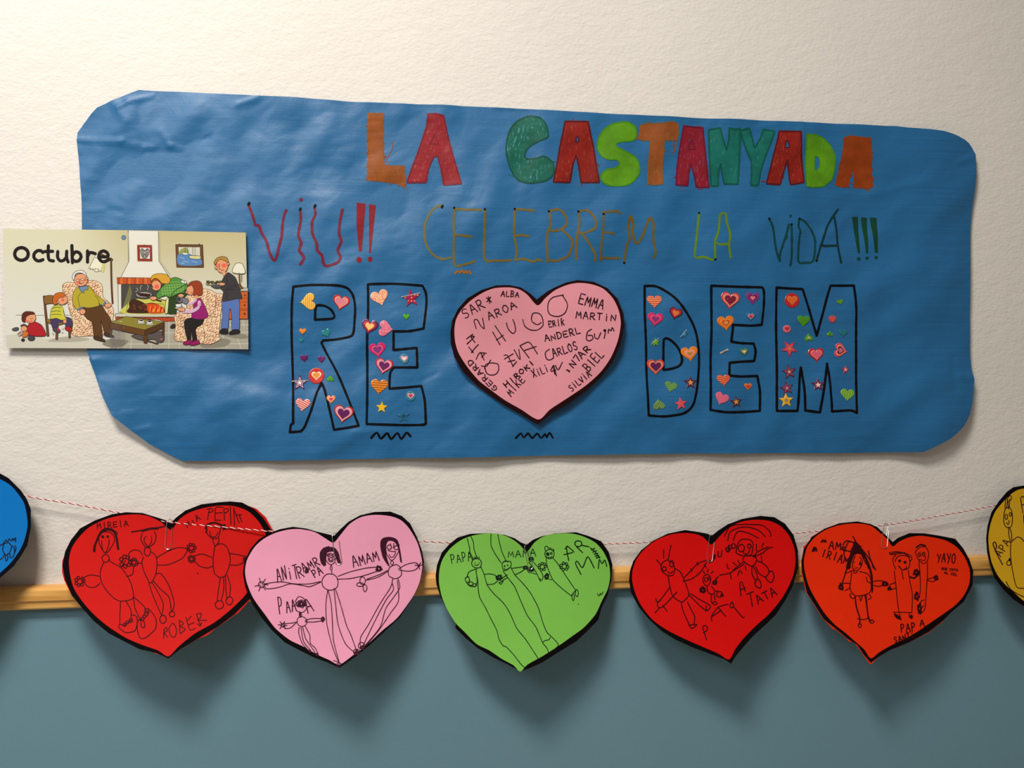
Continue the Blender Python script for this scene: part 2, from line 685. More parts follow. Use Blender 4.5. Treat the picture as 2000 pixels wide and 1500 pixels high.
nt.links.new(nz.outputs['Fac'], mu.inputs[0])
nt.links.new(at.outputs['Fac'], mu.inputs[1])
bp = node(nt, 'ShaderNodeBump', Strength=1.0, Distance=.008)
nt.links.new(mu.outputs[0], bp.inputs['Height'])
for n_ in (gl, fr): nt.links.new(bp.outputs[0], n_.inputs['Normal'])
M['film'] = m

# ------------------------------------------------------------------ the wall
def box(m, x0, x1, y0, y1, z0, z1):
    v = [(x, y, z) for x in (x0, x1) for y in (y0, y1) for z in (z0, z1)]
    m.add(v, [(0, 1, 3, 2), (4, 6, 7, 5), (0, 4, 5, 1), (2, 3, 7, 6), (0, 2, 6, 4), (1, 5, 7, 3)])


ZT = ray_at(1000, 1112, 0.0).z         # where plaster meets the rail
RAIL_H = .036
m = Mesh()
box(m, -3.2, 3.4, 0, .12, 0, 2.98)
w = m.build('wall_back', M['plaster'])
tag(w, kind='structure')
m = Mesh()
box(m, -3.2, 3.4, -.003, .0, .0, ZT - RAIL_H * .5)
d = m.build('painted_dado', M['dado'], parent=w)
m = Mesh()
prof = [(.0, 0), (-.006, 0), (-.0150, -.0015), (-.0195, -.006), (-.0205, -.013), (-.0205, -.0215), (-.0185, -.0232), (-.0175, -.0250), (-.0172, -.0335), (-.016, -.036), (0.0, -.036)]
vv, ff = [], []
for x in (-3.2, 3.4):
    vv += [(x, a, ZT + b_) for a, b_ in prof]
k = len(prof)
for i in range(k): ff.append((i, (i + 1) % k, k + (i + 1) % k, k + i))
ff += [tuple(range(k)), tuple(range(k, 2 * k))]
m.add(vv, ff)
tag(m.build('trim_1', M['pine']), kind='structure')
m = Mesh()
box(m, -3.2, 3.4, -4.0, .12, -.1, 0)
tag(m.build('floor', plain('floor_tiles', (150, 140, 125), .5)), kind='structure')

# ------------------------------------------------------------------ the blue poster
POSTER = [(274, 178), (364, 181), (448, 187), (588, 194), (700, 201), (856, 206), (960, 210), (1090, 218), (1220, 225), (1304, 229), (1382, 233), (1500, 238), (1580, 242), (1687, 247), (1745, 249), (1767, 253), (1807, 257), (1833, 261), (1850, 266), (1865, 272), (1875, 277), (1884, 284), (1891, 293), (1896, 304), (1897.5, 327), (1896, 360), (1893, 393), (1888, 447), (1885.5, 527), (1885, 620), (1886, 700), (1887, 723), (1889.5, 743), (1887, 765), (1883, 790), (1879, 808), (1873, 820), (1865, 832), (1853, 843), (1838, 855), (1820, 865), (1789, 881), (1700, 883), (1600, 884), (1500, 884), (1300, 885), (1100, 888), (900, 892), (700, 895), (500, 899), (359, 899), (325, 882), (295, 865), (265, 842), (240, 821), (227, 810), (207, 772), (190, 732), (174, 687), (166, 600), (163, 520), (162, 448), (161, 384), (157, 328), (153, 279), (154, 261), (168, 242), (182, 224), (193, 213), (230, 196), (252, 187)]

CREASES = [  # x0, y0, x1, y1, width, height (m)
    (153, 275, 240, 279, 4, .0016), (240, 279, 300, 291, 6, .0012), (232, 214, 252, 202, 4, .0014), (252, 202, 300, 189, 4, .0012),
    (330, 286, 368, 293, 4, .0016), (364, 287, 412, 268, 4, -.0016), (288, 297, 372, 298, 5, -.0013), (315, 258, 335, 287, 5, .0013),
    (275, 210, 282, 280, 10, -.0015), (465, 207, 505, 194, 5, .0014), (220, 195, 250, 240, 10, .0018), (168, 413, 210, 409, 3, .0008), (210, 409, 240, 414, 4, -.0009),
    (300, 774, 352, 774, 4, .0009), (245, 806, 268, 806, 3, .0008), (270, 840, 296, 834, 4, .0012), (825, 742, 852, 731, 4, -.0012), (690, 843, 760, 843, 4, .0012),
    (700, 846, 620, 890, 16, .0022), (770, 482, 795, 478, 3, .0006), (1480, 250, 1520, 243, 5, .001), (1560, 240, 1555, 300, 9, .0012), (1862, 322, 1898, 306, 6, .0014),
    (1700, 380, 1812, 352, 10, .0012), (1856, 735, 1888, 738, 7, .0018), (1850, 700, 1852, 760, 6, -.0012), (1600, 470, 1660, 420, 14, .0014), (920, 214, 1000, 209, 5, .0012),
    (1300, 605, 1370, 590, 12, .0009), (420, 800, 500, 770, 16, .0014), (330, 700, 340, 790, 20, -.0014), (1560, 830, 1580, 884, 14, .0014), (400, 720, 560, 765, 14, -.0013),
    (1040, 250, 1100, 330, 22, .0016), (560, 240, 620, 330, 24, -.0018), (880, 300, 960, 360, 20, .0014), (1720, 620, 1700, 780, 24, -.0016), (1240, 810, 1400, 850, 18, .0014)]


def seg(px, py, x0, y0, x1, y1):
    dx, dy = x1 - x0, y1 - y0
    L2 = dx * dx + dy * dy
    t = ((px - x0) * dx + (py - y0) * dy) / L2
    u = min(1, max(0, t))
    return math.hypot(px - x0 - u * dx, py - y0 - u * dy), t


def poster_h(px, py):
    h = .0045
    h += .0062 * noise.noise(Vector((px / 170, py / 130, 1.3)))
    h += .0038 * noise.noise(Vector((px / 62 + py / 160, py / 75, 4.1)))
    h += .0008 * abs(noise.noise(Vector((px / 40, py / 22, 9.1))))
    for x0, y0, x1, y1, w, a in CREASES:
        if min(x0, x1) - 3 * w < px < max(x0, x1) + 3 * w and min(y0, y1) - 3 * w < py < max(y0, y1) + 3 * w:
            d, t = seg(px, py, x0, y0, x1, y1)
            if d < 3 * w: h += a * math.exp(-(d / w) ** 2)
    h += .008 * math.exp(-((px - 1800) / 75) ** 2) + .005 / (1 + math.exp(-(px - 1810) / 18))      # the right edge bellies off the wall and turns back
    h += .007 * math.exp(-((py - 790) / 70) ** 2) + .006 / (1 + math.exp(-(py - 830) / 16))       # so does the lower edge
    if px < 420 and py > 740:                  # lower left corner lifts
        e = max(0, 1 - math.hypot(px - 225, py - 815) / 130)
        h += .007 * e * e
    if 150 < px < 500 and 430 < py < 700: h = min(h, .0065)
    return max(h, .0012)


SP = Surf(lambda x, y: 0.0, poster_h)
m = Mesh()
patch(m, [POSTER], SP, 0.0, 5.0, thick=.00025, edge=4.0)
ploc = ray_at(1030, 560, 0.004)
poster = m.build('paper_banner', M['kraft'], loc=ploc, smooth_=True)
tag(poster, 'large blue kraft paper banner with hand-lettered Catalan message taped to the white wall', 'poster')

# -- first line: coloured block letters
TA, TB = T(700, 200, 3.846), T(1200, 220, 3.846)
FL = {
    'orange': (ink_fill('orange_marker', (158, 82, 18), (190, 116, 60), .4), (132, 84, 40)),
    'red': (ink_fill('red_marker', (160, 26, 34), (196, 110, 130), .7), (112, 14, 34)),
    'brick': (ink_fill('brick_red_marker', (150, 30, 18), (196, 110, 90), .55), (84, 12, 18)),
    'crimson': (ink_fill('crimson_marker', (150, 24, 44), (160, 100, 140), .75), (100, 10, 44)),
    'teal': (ink_fill('teal_marker', (10, 104, 84), (110, 175, 190), .75), (2, 72, 58)),
    'sea': (ink_fill('sea_green_marker', (18, 116, 104), (80, 160, 170), .5), (0, 80, 64)),
    'lime': (ink_fill('lime_marker', (96, 160, 12), (110, 185, 110), .45), (62, 128, 10)),
    'tan': (ink_fill('tan_marker', (158, 84, 34), (170, 130, 90), .6), (120, 84, 34)),
    'rust': (ink_fill('rust_marker', (158, 64, 8), (170, 95, 30), .25), (140, 62, 10)),
}
OUTM = {k: plain(k + '_outline', v[1], .5, .25) for k, v in FL.items()}


def block(tr, outer, col, hole=None, filled_hole=False, ow=3.2, rag=0.0, sm=False, extra='', label='', fuzz=0):
    out = tr(outer)[0]
    polys = [smooth(out, True, 3) if sm else out]
    if rag:
        q = dense(polys[0], True, 3)
        polys = [[(x + random.uniform(-rag, rag), y + random.uniform(-rag, rag)) for x, y in q]]
    hp = tr(hole)[0] if hole else None
    mm = Mesh()
    patch(mm, polys + ([hp] if hp and not filled_hole else []), SP, .00030, 7)
    L = .00034
    for st in tr(extra):
        L += EPS
        ribbon(mm, st, 1.6, SP, L)
    if fuzz:
        q = dense(out, True, 1)
        for _ in range(fuzz):
            a = random.choice(q)
            L += EPS
            ribbon(mm, [a, (a[0] + random.uniform(-5, 5), a[1] + random.uniform(-5, 5)), (a[0] + random.uniform(-3, 3), a[1] + random.uniform(-3, 3))], 1.4, SP, L)
    o = mm.build('block_letter', FL[col][0], poster)
    o['label'] = label
    if ow:
        m2 = Mesh()
        inset = dense(polys[0], True, 4)
        ribbon(m2, inset, ow, SP, .00052, closed=True, sm=False, jit=.3)
        if hp: ribbon(m2, hp, ow * .8, SP, .00054, closed=True, sm=False)
        m2.build('outline', OUTM[col], o)


block(TA, '72,85 165,85 195,92 193,250 195,420 200,472 260,478 340,475 352,510 350,540 362,560 345,640 270,610 180,600 62,592 68,400 65,250', 'orange', ow=0, rag=.7, extra='175,80 178,110;195,410 228,468;300,600 368,656;262,300 250,360 220,420', label='orange block letter L', fuzz=14)
block(TA, '525,92 580,90 640,108 665,230 700,370 735,490 772,615 640,622 620,500 595,405 565,410 525,500 505,605 365,605 400,500 440,400 480,280 510,190', 'red', '572,240 605,318 540,312', True, extra='540,382 600,385;360,615 350,625;520,575 510,592', label='red block letter A after the L', fuzz=5)
block(TA, '1270,112 1330,115 1375,135 1405,180 1420,240 1410,275 1350,300 1290,330 1255,370 1248,410 1265,428 1330,425 1385,412 1425,430 1455,465 1465,510 1450,560 1400,595 1320,610 1250,608 1190,580 1145,510 1118,430 1108,350 1120,260 1150,190 1200,140', 'teal', sm=True, extra='1265,100 1275,118;1125,545 1190,570;1440,450 1480,455;1200,600 1215,590', label='dark green block letter C')
block(TA, '1548,150 1720,152 1740,240 1765,350 1785,480 1805,605 1670,605 1655,500 1632,400 1605,480 1585,605 1460,605 1485,480 1505,360 1530,240', 'brick', '1630,265 1648,265 1650,305 1630,305', extra='1605,130 1608,150;1675,605 1672,630;1785,475 1805,470 1800,488', label='brick red block letter A after the C', fuzz=4)
TI = T(0, 0, 1)
block(TI, '1217,239.5 1194,244 1178,255 1168,273 1166,291 1176,307 1190,313 1203,313 1210,321 1200,329 1182,333 1172,346 1178,358 1194,364 1221,363 1236,355 1247,340 1248,324 1240,308 1221,297 1205,289 1202,282 1213,278 1234,276 1242,266 1240,251 1230,242', 'lime', sm=True, extra='', ow=2.6, label='lime green block letter S')
block(TB, '185,100 230,90 360,85 430,75 475,95 475,160 465,212 368,215 368,300 360,400 358,540 300,548 248,538 250,400 258,300 262,215 215,215 165,200 185,170', 'tan', ow=1.8, rag=.5, extra='440,215 432,250 455,270 440,300 428,305;458,215 455,260 440,290;160,205 200,190', label='brown orange block letter T', fuzz=14)
block(TB, '515,105 660,118 672,250 688,400 705,565 612,560 595,470 570,385 552,470 545,552 455,548 470,400 490,250', 'crimson', '575,205 605,278 548,278', True, extra='515,92 518,110;495,552 498,590;620,560 630,580 660,572', label='crimson block letter A after the T', fuzz=5)
block(TB, '702,135 785,122 805,200 835,290 850,210 850,125 900,135 935,130 935,250 930,400 920,540 820,538 800,440 790,385 775,470 775,552 722,555 712,400 705,250', 'sea', extra='928,120 925,140;930,440 935,470;560,210 575,215', label='sea green block letter N')
block(TB, '932,145 1003,125 1025,200 1045,275 1085,200 1110,135 1190,150 1160,240 1120,340 1090,440 1070,550 1015,552 1022,450 1020,370 985,290 955,210', 'sea', extra='1045,550 1040,570;930,210 955,215', label='sea green block letter Y')
block(TB, '1222,150 1380,155 1390,300 1412,530 1310,548 1300,450 1288,360 1265,440 1235,545 1135,538 1160,430 1190,300 1210,220', 'brick', '1275,222 1287,222 1302,270 1266,272', extra='1095,518 1125,524;1098,524 1120,516;1262,480 1262,500', label='brick red block letter A after the Y')
block(TB, '1425,172 1500,178 1560,205 1610,260 1640,330 1638,430 1620,510 1560,560 1480,565 1430,560 1425,400', 'lime', '1495,330 1520,340 1530,375 1525,410 1505,440 1490,440 1490,380', ow=2.2, label='lime green block letter D')
block(TB, '1705,195 1750,185 1830,195 1905,200 1915,280 1915,400 1930,570 1870,575 1790,570 1785,480 1782,440 1760,500 1750,560 1700,568 1648,550 1665,450 1690,330', 'rust', ow=0, rag=.8, extra='1755,175 1765,195;1870,575 1895,600;1920,520 1940,495;1712,160 1714,164;1765,530 1780,540', label='rust orange block letter A closing the first line', fuzz=22)

# -- second line: thin felt-tip words
LINE2 = [
    ('V', T(470, 370, 4), (112, 22, 48), 5.6, '68,128 95,200 115,265 118,285 145,285 165,340 205,410 225,480 250,540 270,560 290,520 305,450 325,370 330,280 345,200 360,170', 'wavy maroon letter V'),
    ('i', T(470, 370, 4), (112, 22, 48), 5.6, '470,170 472,250 455,360 478,425 462,480 500,540 470,590', 'wavy maroon letter i'),
    ('U', T(470, 370, 4), (112, 22, 48), 5.6, '580,150 588,200 562,260 565,350 598,430 602,480 638,520 650,580 675,603 760,575 782,530 760,480 788,410 772,350 778,260 798,165', 'wavy maroon letter U'),
    ('C', T(470, 370, 4), (112, 104, 58), 4.4, '1570,130 1530,140 1480,190 1440,280 1437,380 1460,460 1510,520 1580,547 1640,535', 'thin olive letter C'),
    ('E', T(880, 390, 4.545), (112, 98, 44), 4.6, '30,85 25,250 30,320 25,420 38,585 130,575 215,548;30,88 130,98 265,102;35,320 110,325 185,337', 'thin olive letter E with a squiggle under it'),
    ('L', T(880, 390, 4.545), (112, 98, 44), 4.8, '300,100 300,300 303,530 400,542 450,545 535,540', 'thin olive letter L'),
    ('E', T(880, 390, 4.545), (112, 98, 44), 4.6, '565,95 560,320 585,450 570,545;570,92 650,95 740,105;570,330 620,320 690,330;570,540 640,530 730,555 760,535 800,545', 'thin olive letter E between L and B'),
    ('B', T(880, 390, 4.545), (112, 92, 40), 4.6, '870,110 885,230 855,300 850,400 858,555;870,110 940,92 990,115 1025,180 1025,225 975,270 900,285 875,275;980,270 1070,370 1050,480 1020,515 940,545 865,543', 'thin olive letter B'),
    ('R', T(880, 390, 4.545), (112, 92, 40), 4.6, '1130,110 1140,200 1120,300 1108,430 1108,535;1130,110 1200,98 1255,140 1285,210 1268,265 1170,305 1125,290;1150,305 1210,380 1275,490 1275,550', 'thin olive letter R'),
    ('E', T(880, 390, 4.545), (104, 86, 40), 4.6, '1350,135 1345,280 1330,420 1330,540;1340,120 1460,110 1495,128;1350,300 1390,297 1445,310;1340,520 1495,522', 'thin olive letter E after the R'),
    ('M', T(880, 390, 4.545), (104, 86, 36), 4.8, '1538,560 1560,400 1582,360 1570,240 1590,150 1615,230 1605,290 1630,370 1650,395 1690,340 1755,170 1790,230 1785,350 1810,470 1790,520', 'thin olive letter M'),
    ('L', T(1320, 390, 4.762), (92, 128, 20), 4.4, '208,135 185,330 160,535 200,545 240,540 320,570', 'thin yellow green letter L'),
    ('A', T(1320, 390, 4.762), (92, 128, 20), 4.4, '345,560 345,400 380,300 395,160 420,135 450,140 455,210 485,330 475,430 492,545;350,405 390,425 475,420', 'thin yellow green letter A'),
    ('V', T(1320, 390, 4.762), (6, 62, 64), 4.4, '850,190 885,270 910,440 940,560 955,580 950,520 990,390 1010,330 1030,240;1005,340 1000,370', 'thin dark green letter V'),
    ('i', T(1320, 390, 4.762), (6, 62, 64), 4.2, '1055,240 1060,400 1065,530 1055,615', 'thin dark green letter i'),
    ('D', T(1320, 390, 4.762), (6, 62, 64), 4.2, '1130,185 1122,260 1140,300 1130,400 1133,575 1190,588 1270,570 1285,400 1255,300 1190,215 1130,185', 'thin dark green letter D'),
    ('A', T(1320, 390, 4.762), (6, 48, 54), 4.2, '1300,570 1340,420 1400,250 1460,150 1500,95;1465,160 1485,300 1495,440 1520,590;1345,425 1370,435 1490,430', 'thin dark green letter A with a long upper stroke'),
]
DOTS2 = {1: [(476, 86, 15)], 13: [(1006, 352, 15, 26)], 14: [(1048, 160, 14)]}
TIPS = {0: [(68, 118)], 1: [(468, 160)], 2: [(583, 137)], 3: [(1573, 139)], 4: [(30, 80)], 5: [(300, 97)], 6: [(565, 90)], 7: [(867, 110)], 8: [(1130, 110)], 9: [(1350, 135)], 10: [(1538, 562)], 11: [(208, 128)], 12: [(347, 563)], 13: [(850, 185)], 14: [(1055, 238)], 15: [(1130, 185)], 16: [(1300, 570)]}
pm = {}
for i, (ch, tr, col, w_, txt, lab) in enumerate(LINE2):
    if col not in pm: pm[col] = plain('felt_tip_%d_%d_%d' % col, col, .5, .25, noise_amt=.15)
    p = Pen(SP, tr, w_, .0003, jit=.25).s(txt)
    p.d(*DOTS2.get(i, []))
    o = p.build('marker_letter', pm[col], poster, lab)
    p = Pen(SP, tr, 2, .0006)
    for x, y in TIPS[i]:
        if i < 4: p.raw([(x + 4, y - 6), (x - 2, y + 6)], 4.6)
        else: p.d((x, y, 11, 10))
    p.build('pen_dot', M['ink'], o)
ST = M['squig'] = plain('orange_brown_felt', (150, 92, 22), .5, .25)
Pen(SP, T(880, 390, 4.545), 3.6, .0003).s('35,658 65,635 80,655 100,630 120,655 135,632 150,655 165,635 180,658').build('squiggle', ST, poster, 'small ochre squiggle')
MR = plain('dark_red_felt', (128, 14, 30), .5, .25, noise_amt=.15)
MG = plain('bottle_green_felt', (4, 62, 40), .5, .25, noise_amt=.2)
t6, t8 = T(470, 370, 4), T(1320, 390, 4.762)
for poly, dt, lab in (('907,105 978,115 948,490 925,488 908,300', (928, 555, 22, 24), 'bold red exclamation mark, left one'), ('1003,117 1057,125 1020,503 1005,503', (1013, 551, 18, 21), 'slimmer red exclamation mark, right one')):
    mm = Pen(SP, t6, 1, .0003)
    patch(mm.m, [t6(poly)[0]], SP, .0003, 9)
    mm.d(dt).build('exclamation_mark', MR, poster, lab)
for poly, dt in (('1635,162 1688,162 1698,503 1678,505', (1687, 555, 17)), ('1715,167 1768,170 1772,505 1752,505', (1762, 548, 15)), ('1792,170 1850,175 1857,500 1832,503', (1842, 545, 14, 16))):
    mm = Pen(SP, t8, 1, .0003)
    patch(mm.m, [t8(poly)[0]], SP, .0003, 9)
    mm.d(dt).build('exclamation_mark', MG, poster, 'dark green exclamation mark')

# -- third line: big outlined letters
BIG = [
    (T(550, 540, 4.546), '110,95 250,80 400,80 520,88 590,110 635,170 655,270 650,400 640,500 610,535 480,560 370,568 355,590 400,680 500,860 600,1090 690,1320 580,1340 475,1355 440,1200 390,1010 360,945 320,1030 270,1190 215,1330 180,1370 85,1378 95,1310 115,1300 110,1000 95,600 95,300', '300,385 310,268 380,262 440,295 470,350 450,375 300,385', 'large black outlined letter R'),
    (T(550, 540, 4.546), '768,72 1000,68 1250,85 1280,150 1285,250 1260,465 1130,488 995,490 995,655 1200,635 1205,808 1000,808 965,860 960,995 1100,985 1240,972 1270,1100 1280,1300 1265,1312 1100,1315 760,1305 765,1000 762,600 770,300', '', 'large black outlined letter E left of the pink heart'),
    (T(1240, 540, 5.173), '92,98 200,100 300,150 400,230 500,360 570,480 610,600 630,750 632,900 610,1100 575,1270 530,1340 450,1385 270,1410 115,1400 105,1100 100,700 88,400', '278,945 278,640 300,625 350,645 410,700 450,770 465,850 440,900 370,930 278,945', 'large black outlined letter D'),
    (T(1240, 540, 5.173), '750,100 1000,108 1260,115 1280,150 1280,300 1265,490 1150,500 970,492 955,660 1050,675 1180,680 1200,760 1185,855 1050,862 940,872 932,1000 1050,1010 1220,1005 1245,1150 1240,1355 1100,1365 900,1368 740,1345 750,900 755,500', '', 'large black outlined letter E between the D and the M'),
    (T(1490, 540, 5.172), '115,118 390,130 450,320 532,600 600,350 670,95 900,95 920,400 912,900 905,1375 840,1350 655,1360 640,1100 620,880 590,1050 535,1370 395,1350 385,1100 362,920 345,1050 320,1355 110,1355 118,1000 118,500', '', 'large black outlined letter M'),
]
for tr, a, b_, lab in BIG:
    p = Pen(SP, tr, 4.6, .0005, jit=.2)
    for st in tr(a):
        # round only the gentle bends, keep the sharp corners
        n = len(st)
        run = []
        for i in range(n + 1):
            c = st[i % n]
            run.append(c)
            pa, pb = st[(i - 1) % n], st[(i + 1) % n]
            a1, a2 = math.atan2(c[1] - pa[1], c[0] - pa[0]), math.atan2(pb[1] - c[1], pb[0] - c[0])
            dd = abs((a2 - a1 + math.pi) % (2 * math.pi) - math.pi)
            if (dd > .75 and len(run) > 1) or i == n:
                ribbon(p.m, run, 4.6, SP, p.nxt(), jit=.2)
                run = [c]
    if b_: p.s(b_)
    p.build('outlined_letter', M['ink'], poster, lab)
Pen(SP, T(550, 540, 4.546), 4.4, .0003).s('800,1428 850,1380 885,1435 940,1385 975,1438 1030,1385 1065,1438 1110,1382 1145,1415').build('squiggle', M['ink'], poster, 'black zigzag under the left E')
Pen(SP, T(860, 540, 4.546), 3.6, .0003).s('660,1430 705,1388 730,1425 770,1388 805,1430 850,1390 885,1430 920,1395 935,1425 960,1385 990,1430').build('squiggle', M['ink'], poster, 'black zigzag under the pink heart')

# ------------------------------------------------------------------ hearts
PAPER = {
    'pink': plain('pink_card', (230, 151, 163), .7, .15, transl=.12, noise_amt=.03),
    'rose': plain('rose_card', (238, 160, 188), .7, .15, transl=.2, noise_amt=.03),
    'red': plain('red_card', (216, 20, 14), .65, .15, transl=.22, noise_amt=.04),
    'deep': plain('deep_red_card', (222, 8, 6), .65, .15, transl=.2, noise_amt=.04),
    'orange': plain('orange_red_card', (238, 46, 2), .65, .15, transl=.2, noise_amt=.04),
    'green': plain('green_card', (128, 196, 80), .7, .15, transl=.2, noise_amt=.04),
    'blue': plain('bright_blue_card', (6, 118, 196), .65, .1, transl=.25, noise_amt=.03),
    'yellow': plain('mustard_yellow_card', (212, 164, 28), .7, .15, transl=.18, noise_amt=.04),
    'black': plain('black_card', (13, 8, 9), .8, .04, noise_amt=.2),
    'darkblue': plain('black_blue_card', (8, 10, 20), .8, .04),
    'maroon': plain('brown_black_marker', (36, 9, 11), .8, .06, noise_amt=.2),
}


def heart_card(tr, outer, inner, surf, front, back, label, rear=None, name='paper_heart', group=None, roundness=True):
    o_, i_ = tr(outer)[0], tr(inner)[0]
    cx = sum(p[0] for p in o_) / len(o_)
    cy = sum(p[1] for p in o_) / len(o_)
    t = empty(name, surf(cx, cy, 0))
    tag(t, label, 'paper heart', group)
    if rear:
        mm = Mesh()
        patch(mm, [tr(rear)[0]], surf, -.0006, 14, thick=.0004)
        mm.build('rear_sheet', PAPER[front], t, smooth_=True)
    mm = Mesh()
    patch(mm, [o_], surf, .0003, 10, thick=.0003, edge=8)
    mm.build('backing_sheet', PAPER[back], t, smooth_=True)['label'] = 'black border sheet'
    mm = Mesh()
    patch(mm, [smooth(i_, True, 5)], surf, .0008, 10, thick=.0004, edge=5)
    mm.build('front_sheet', PAPER[front], t, smooth_=True)
    return t


tr = T(860, 540, 4.546)
HS = Surf(lambda x, y: 0.0, lambda x, y: .0165 + .011 * math.exp(-(((x - 925) / 85) ** 2 + ((y - 560) / 60) ** 2)) + .006 * max(0, (y - 740) / 90) ** 2 + .0025 * abs(x - 1048) / 160 + .002 * noise.noise(Vector((x / 90, y / 90, 5))) - .0015 * math.exp(-((x - 1048) / 30) ** 2))
big = heart_card(tr, '855,1308 700,1220 560,1140 440,1060 320,970 200,850 120,720 88,600 85,500 100,400 150,300 230,210 350,140 480,98 600,92 700,110 780,158 845,213 880,185 940,140 1000,108 1100,65 1200,45 1340,60 1460,115 1550,210 1600,340 1605,450 1570,620 1500,770 1400,900 1280,1010 1100,1140 960,1220',
                 '855,1265 700,1175 560,1095 430,1000 330,920 230,800 160,690 128,590 120,480 135,390 180,310 260,230 370,160 470,122 600,113 690,130 760,175 850,266 920,200 1000,135 1100,90 1200,70 1310,80 1420,120 1510,210 1560,320 1575,430 1550,570 1490,720 1400,850 1280,960 1120,1070 960,1175',
                 HS, 'pink', 'maroon', 'pink paper heart with a dark border and children\'s written names, glued between the big letters')
NL = .0011


def nm(fn, w=2.1, lab=None, surf=HS, t=tr, mat='ink_brown', parent=big, nme='written_name'):
    p = Pen(surf, t, w * .8, NL + .00001)
    fn(p)
    o = p.build(nme, M[mat], parent)
    if lab: o['label'] = lab
    return o


nm(lambda p: (word(p, 'SAR', 210, 385, 385, 285, 78), p.s('395,205 440,240;400,240 432,200;412,195 425,252')))
nm(lambda p: word(p, 'ALBA', 525, 187, 680, 200, 46))
nm(lambda p: (p.s('310,470 290,400 320,395 345,440 380,470 365,380'), word(p, 'AROA', 425, 400, 665, 285, 62)))
nm(lambda p: p.s('455,500 520,612;475,445 568,578;487,570 548,528;575,420 590,470 630,512 655,490 650,440 632,390;718,390 740,450 790,480 850,480 897,440 890,370 860,335 810,335 795,380 805,410 850,435 880,415;1065,175 1110,255 1090,330 1030,363 965,350 940,310 945,240 985,195 1075,175'))
nm(lambda p: (word(p, 'ERIK', 950, 458, 1085, 435, 50), p.s('945,403 975,410;1058,378 1054,392')))
nm(lambda p: word(p, 'EMMA', 1205, 250, 1415, 305, 78), 2.5)
nm(lambda p: word(p, 'MARTiN', 1185, 380, 1530, 405, 60), 2.3)
nm(lambda p: word(p, 'ANDERL', 920, 585, 1225, 510, 52), 2.3)
nm(lambda p: (p.s('955,650 925,670 918,700 935,740 965,742 990,725'), word(p, 'ARLOS', 990, 720, 1205, 650, 68)), 2.3)
nm(lambda p: p.s('1320,475 1285,500 1275,560 1300,578 1330,560 1325,530 1290,530;1345,515 1350,550 1375,560 1395,520 1400,505;1425,485 1440,500 1430,555;1465,510 1470,475 1490,490 1500,460 1515,490').d((1436, 487, 13)), 2.3)
nm(lambda p: p.s('555,705 585,705 635,800;560,735 635,690;590,760 650,745;630,800 665,760;645,655 695,740 685,650;695,620 775,725;695,620 760,588 790,600 850,690;735,660 840,625'), 2.2)
nm(lambda p: p.s('385,820 395,785 440,770 500,780 508,830 480,870 430,875 400,855 390,820;355,795 400,800 438,745;380,745 345,680 310,738;400,685 345,680;385,690 360,720;270,680 300,640 330,610;245,630 285,680;230,605 295,540 265,545 300,590;225,560 280,520'), 2.2)
nm(lambda p: word(p, 'GERARD', 500, 990, 262, 735, 48), 2.3)
nm(lambda p: word(p, 'HiROKi', 575, 985, 825, 775, 42), 2.6)
nm(lambda p: word(p, 'MIKE', 615, 1062, 742, 925, 60), 2.1)
nm(lambda p: (word(p, 'XiLi', 815, 895, 950, 840, 66), p.s('965,835 990,790 1005,850 1015,885 1000,840;1005,790 1030,830 1065,765;970,845 1010,830;985,800 1000,870')), 2.2)
nm(lambda p: (p.s('1108,830 1125,848;1102,832 1130,840'), word(p, 'N', 1160, 815, 1190, 780, 60), word(p, '7', 1200, 760, 1225, 730, 55), word(p, 'AR', 1235, 735, 1315, 650, 55)), 2.4)
nm(lambda p: word(p, 'BIEL', 1300, 850, 1430, 705, 82), 2.3)
nm(lambda p: word(p, 'SiLViA', 1145, 1020, 1320, 880, 58), 2.2)

# ------------------------------------------------------------------ stickers on the big letters
def shape(kind, n=40):
    """unit outlines, y down, width 1"""
    if kind == 'circle': return [(.5 * math.cos(2 * math.pi * i / n), .5 * math.sin(2 * math.pi * i / n)) for i in range(n)]
    if kind == 'star':
        return [((.5 if i % 2 == 0 else .215) * math.sin(math.pi * i / 5), -(.5 if i % 2 == 0 else .215) * math.cos(math.pi * i / 5)) for i in range(10)]
    if kind == 'bar': return [(-.5, -.09), (.5, -.09), (.5, .09), (-.5, .09)]
    P = []
    for i in range(n):
        t = 2 * math.pi * i / n
        x = 16 * math.sin(t) ** 3
        y = 13 * math.cos(t) - 5 * math.cos(2 * t) - 2 * math.cos(3 * t) - math.cos(4 * t)
        P.append((x / 32, -(y + 1.5) / 32))
    return P


pmat = {}


def smat(c):
    if isinstance(c, tuple) and isinstance(c[0], str):
        if c not in pmat: pmat[c] = pattern('sticker_pattern_%d' % len(pmat), c[1], c[2], c[0], c[3], c[4], c[5] if len(c) > 5 else .5)
    elif c not in pmat:
        pmat[c] = plain('sticker_%d_%d_%d' % c, c, .32, .5, coat=.6)
    return pmat[c]


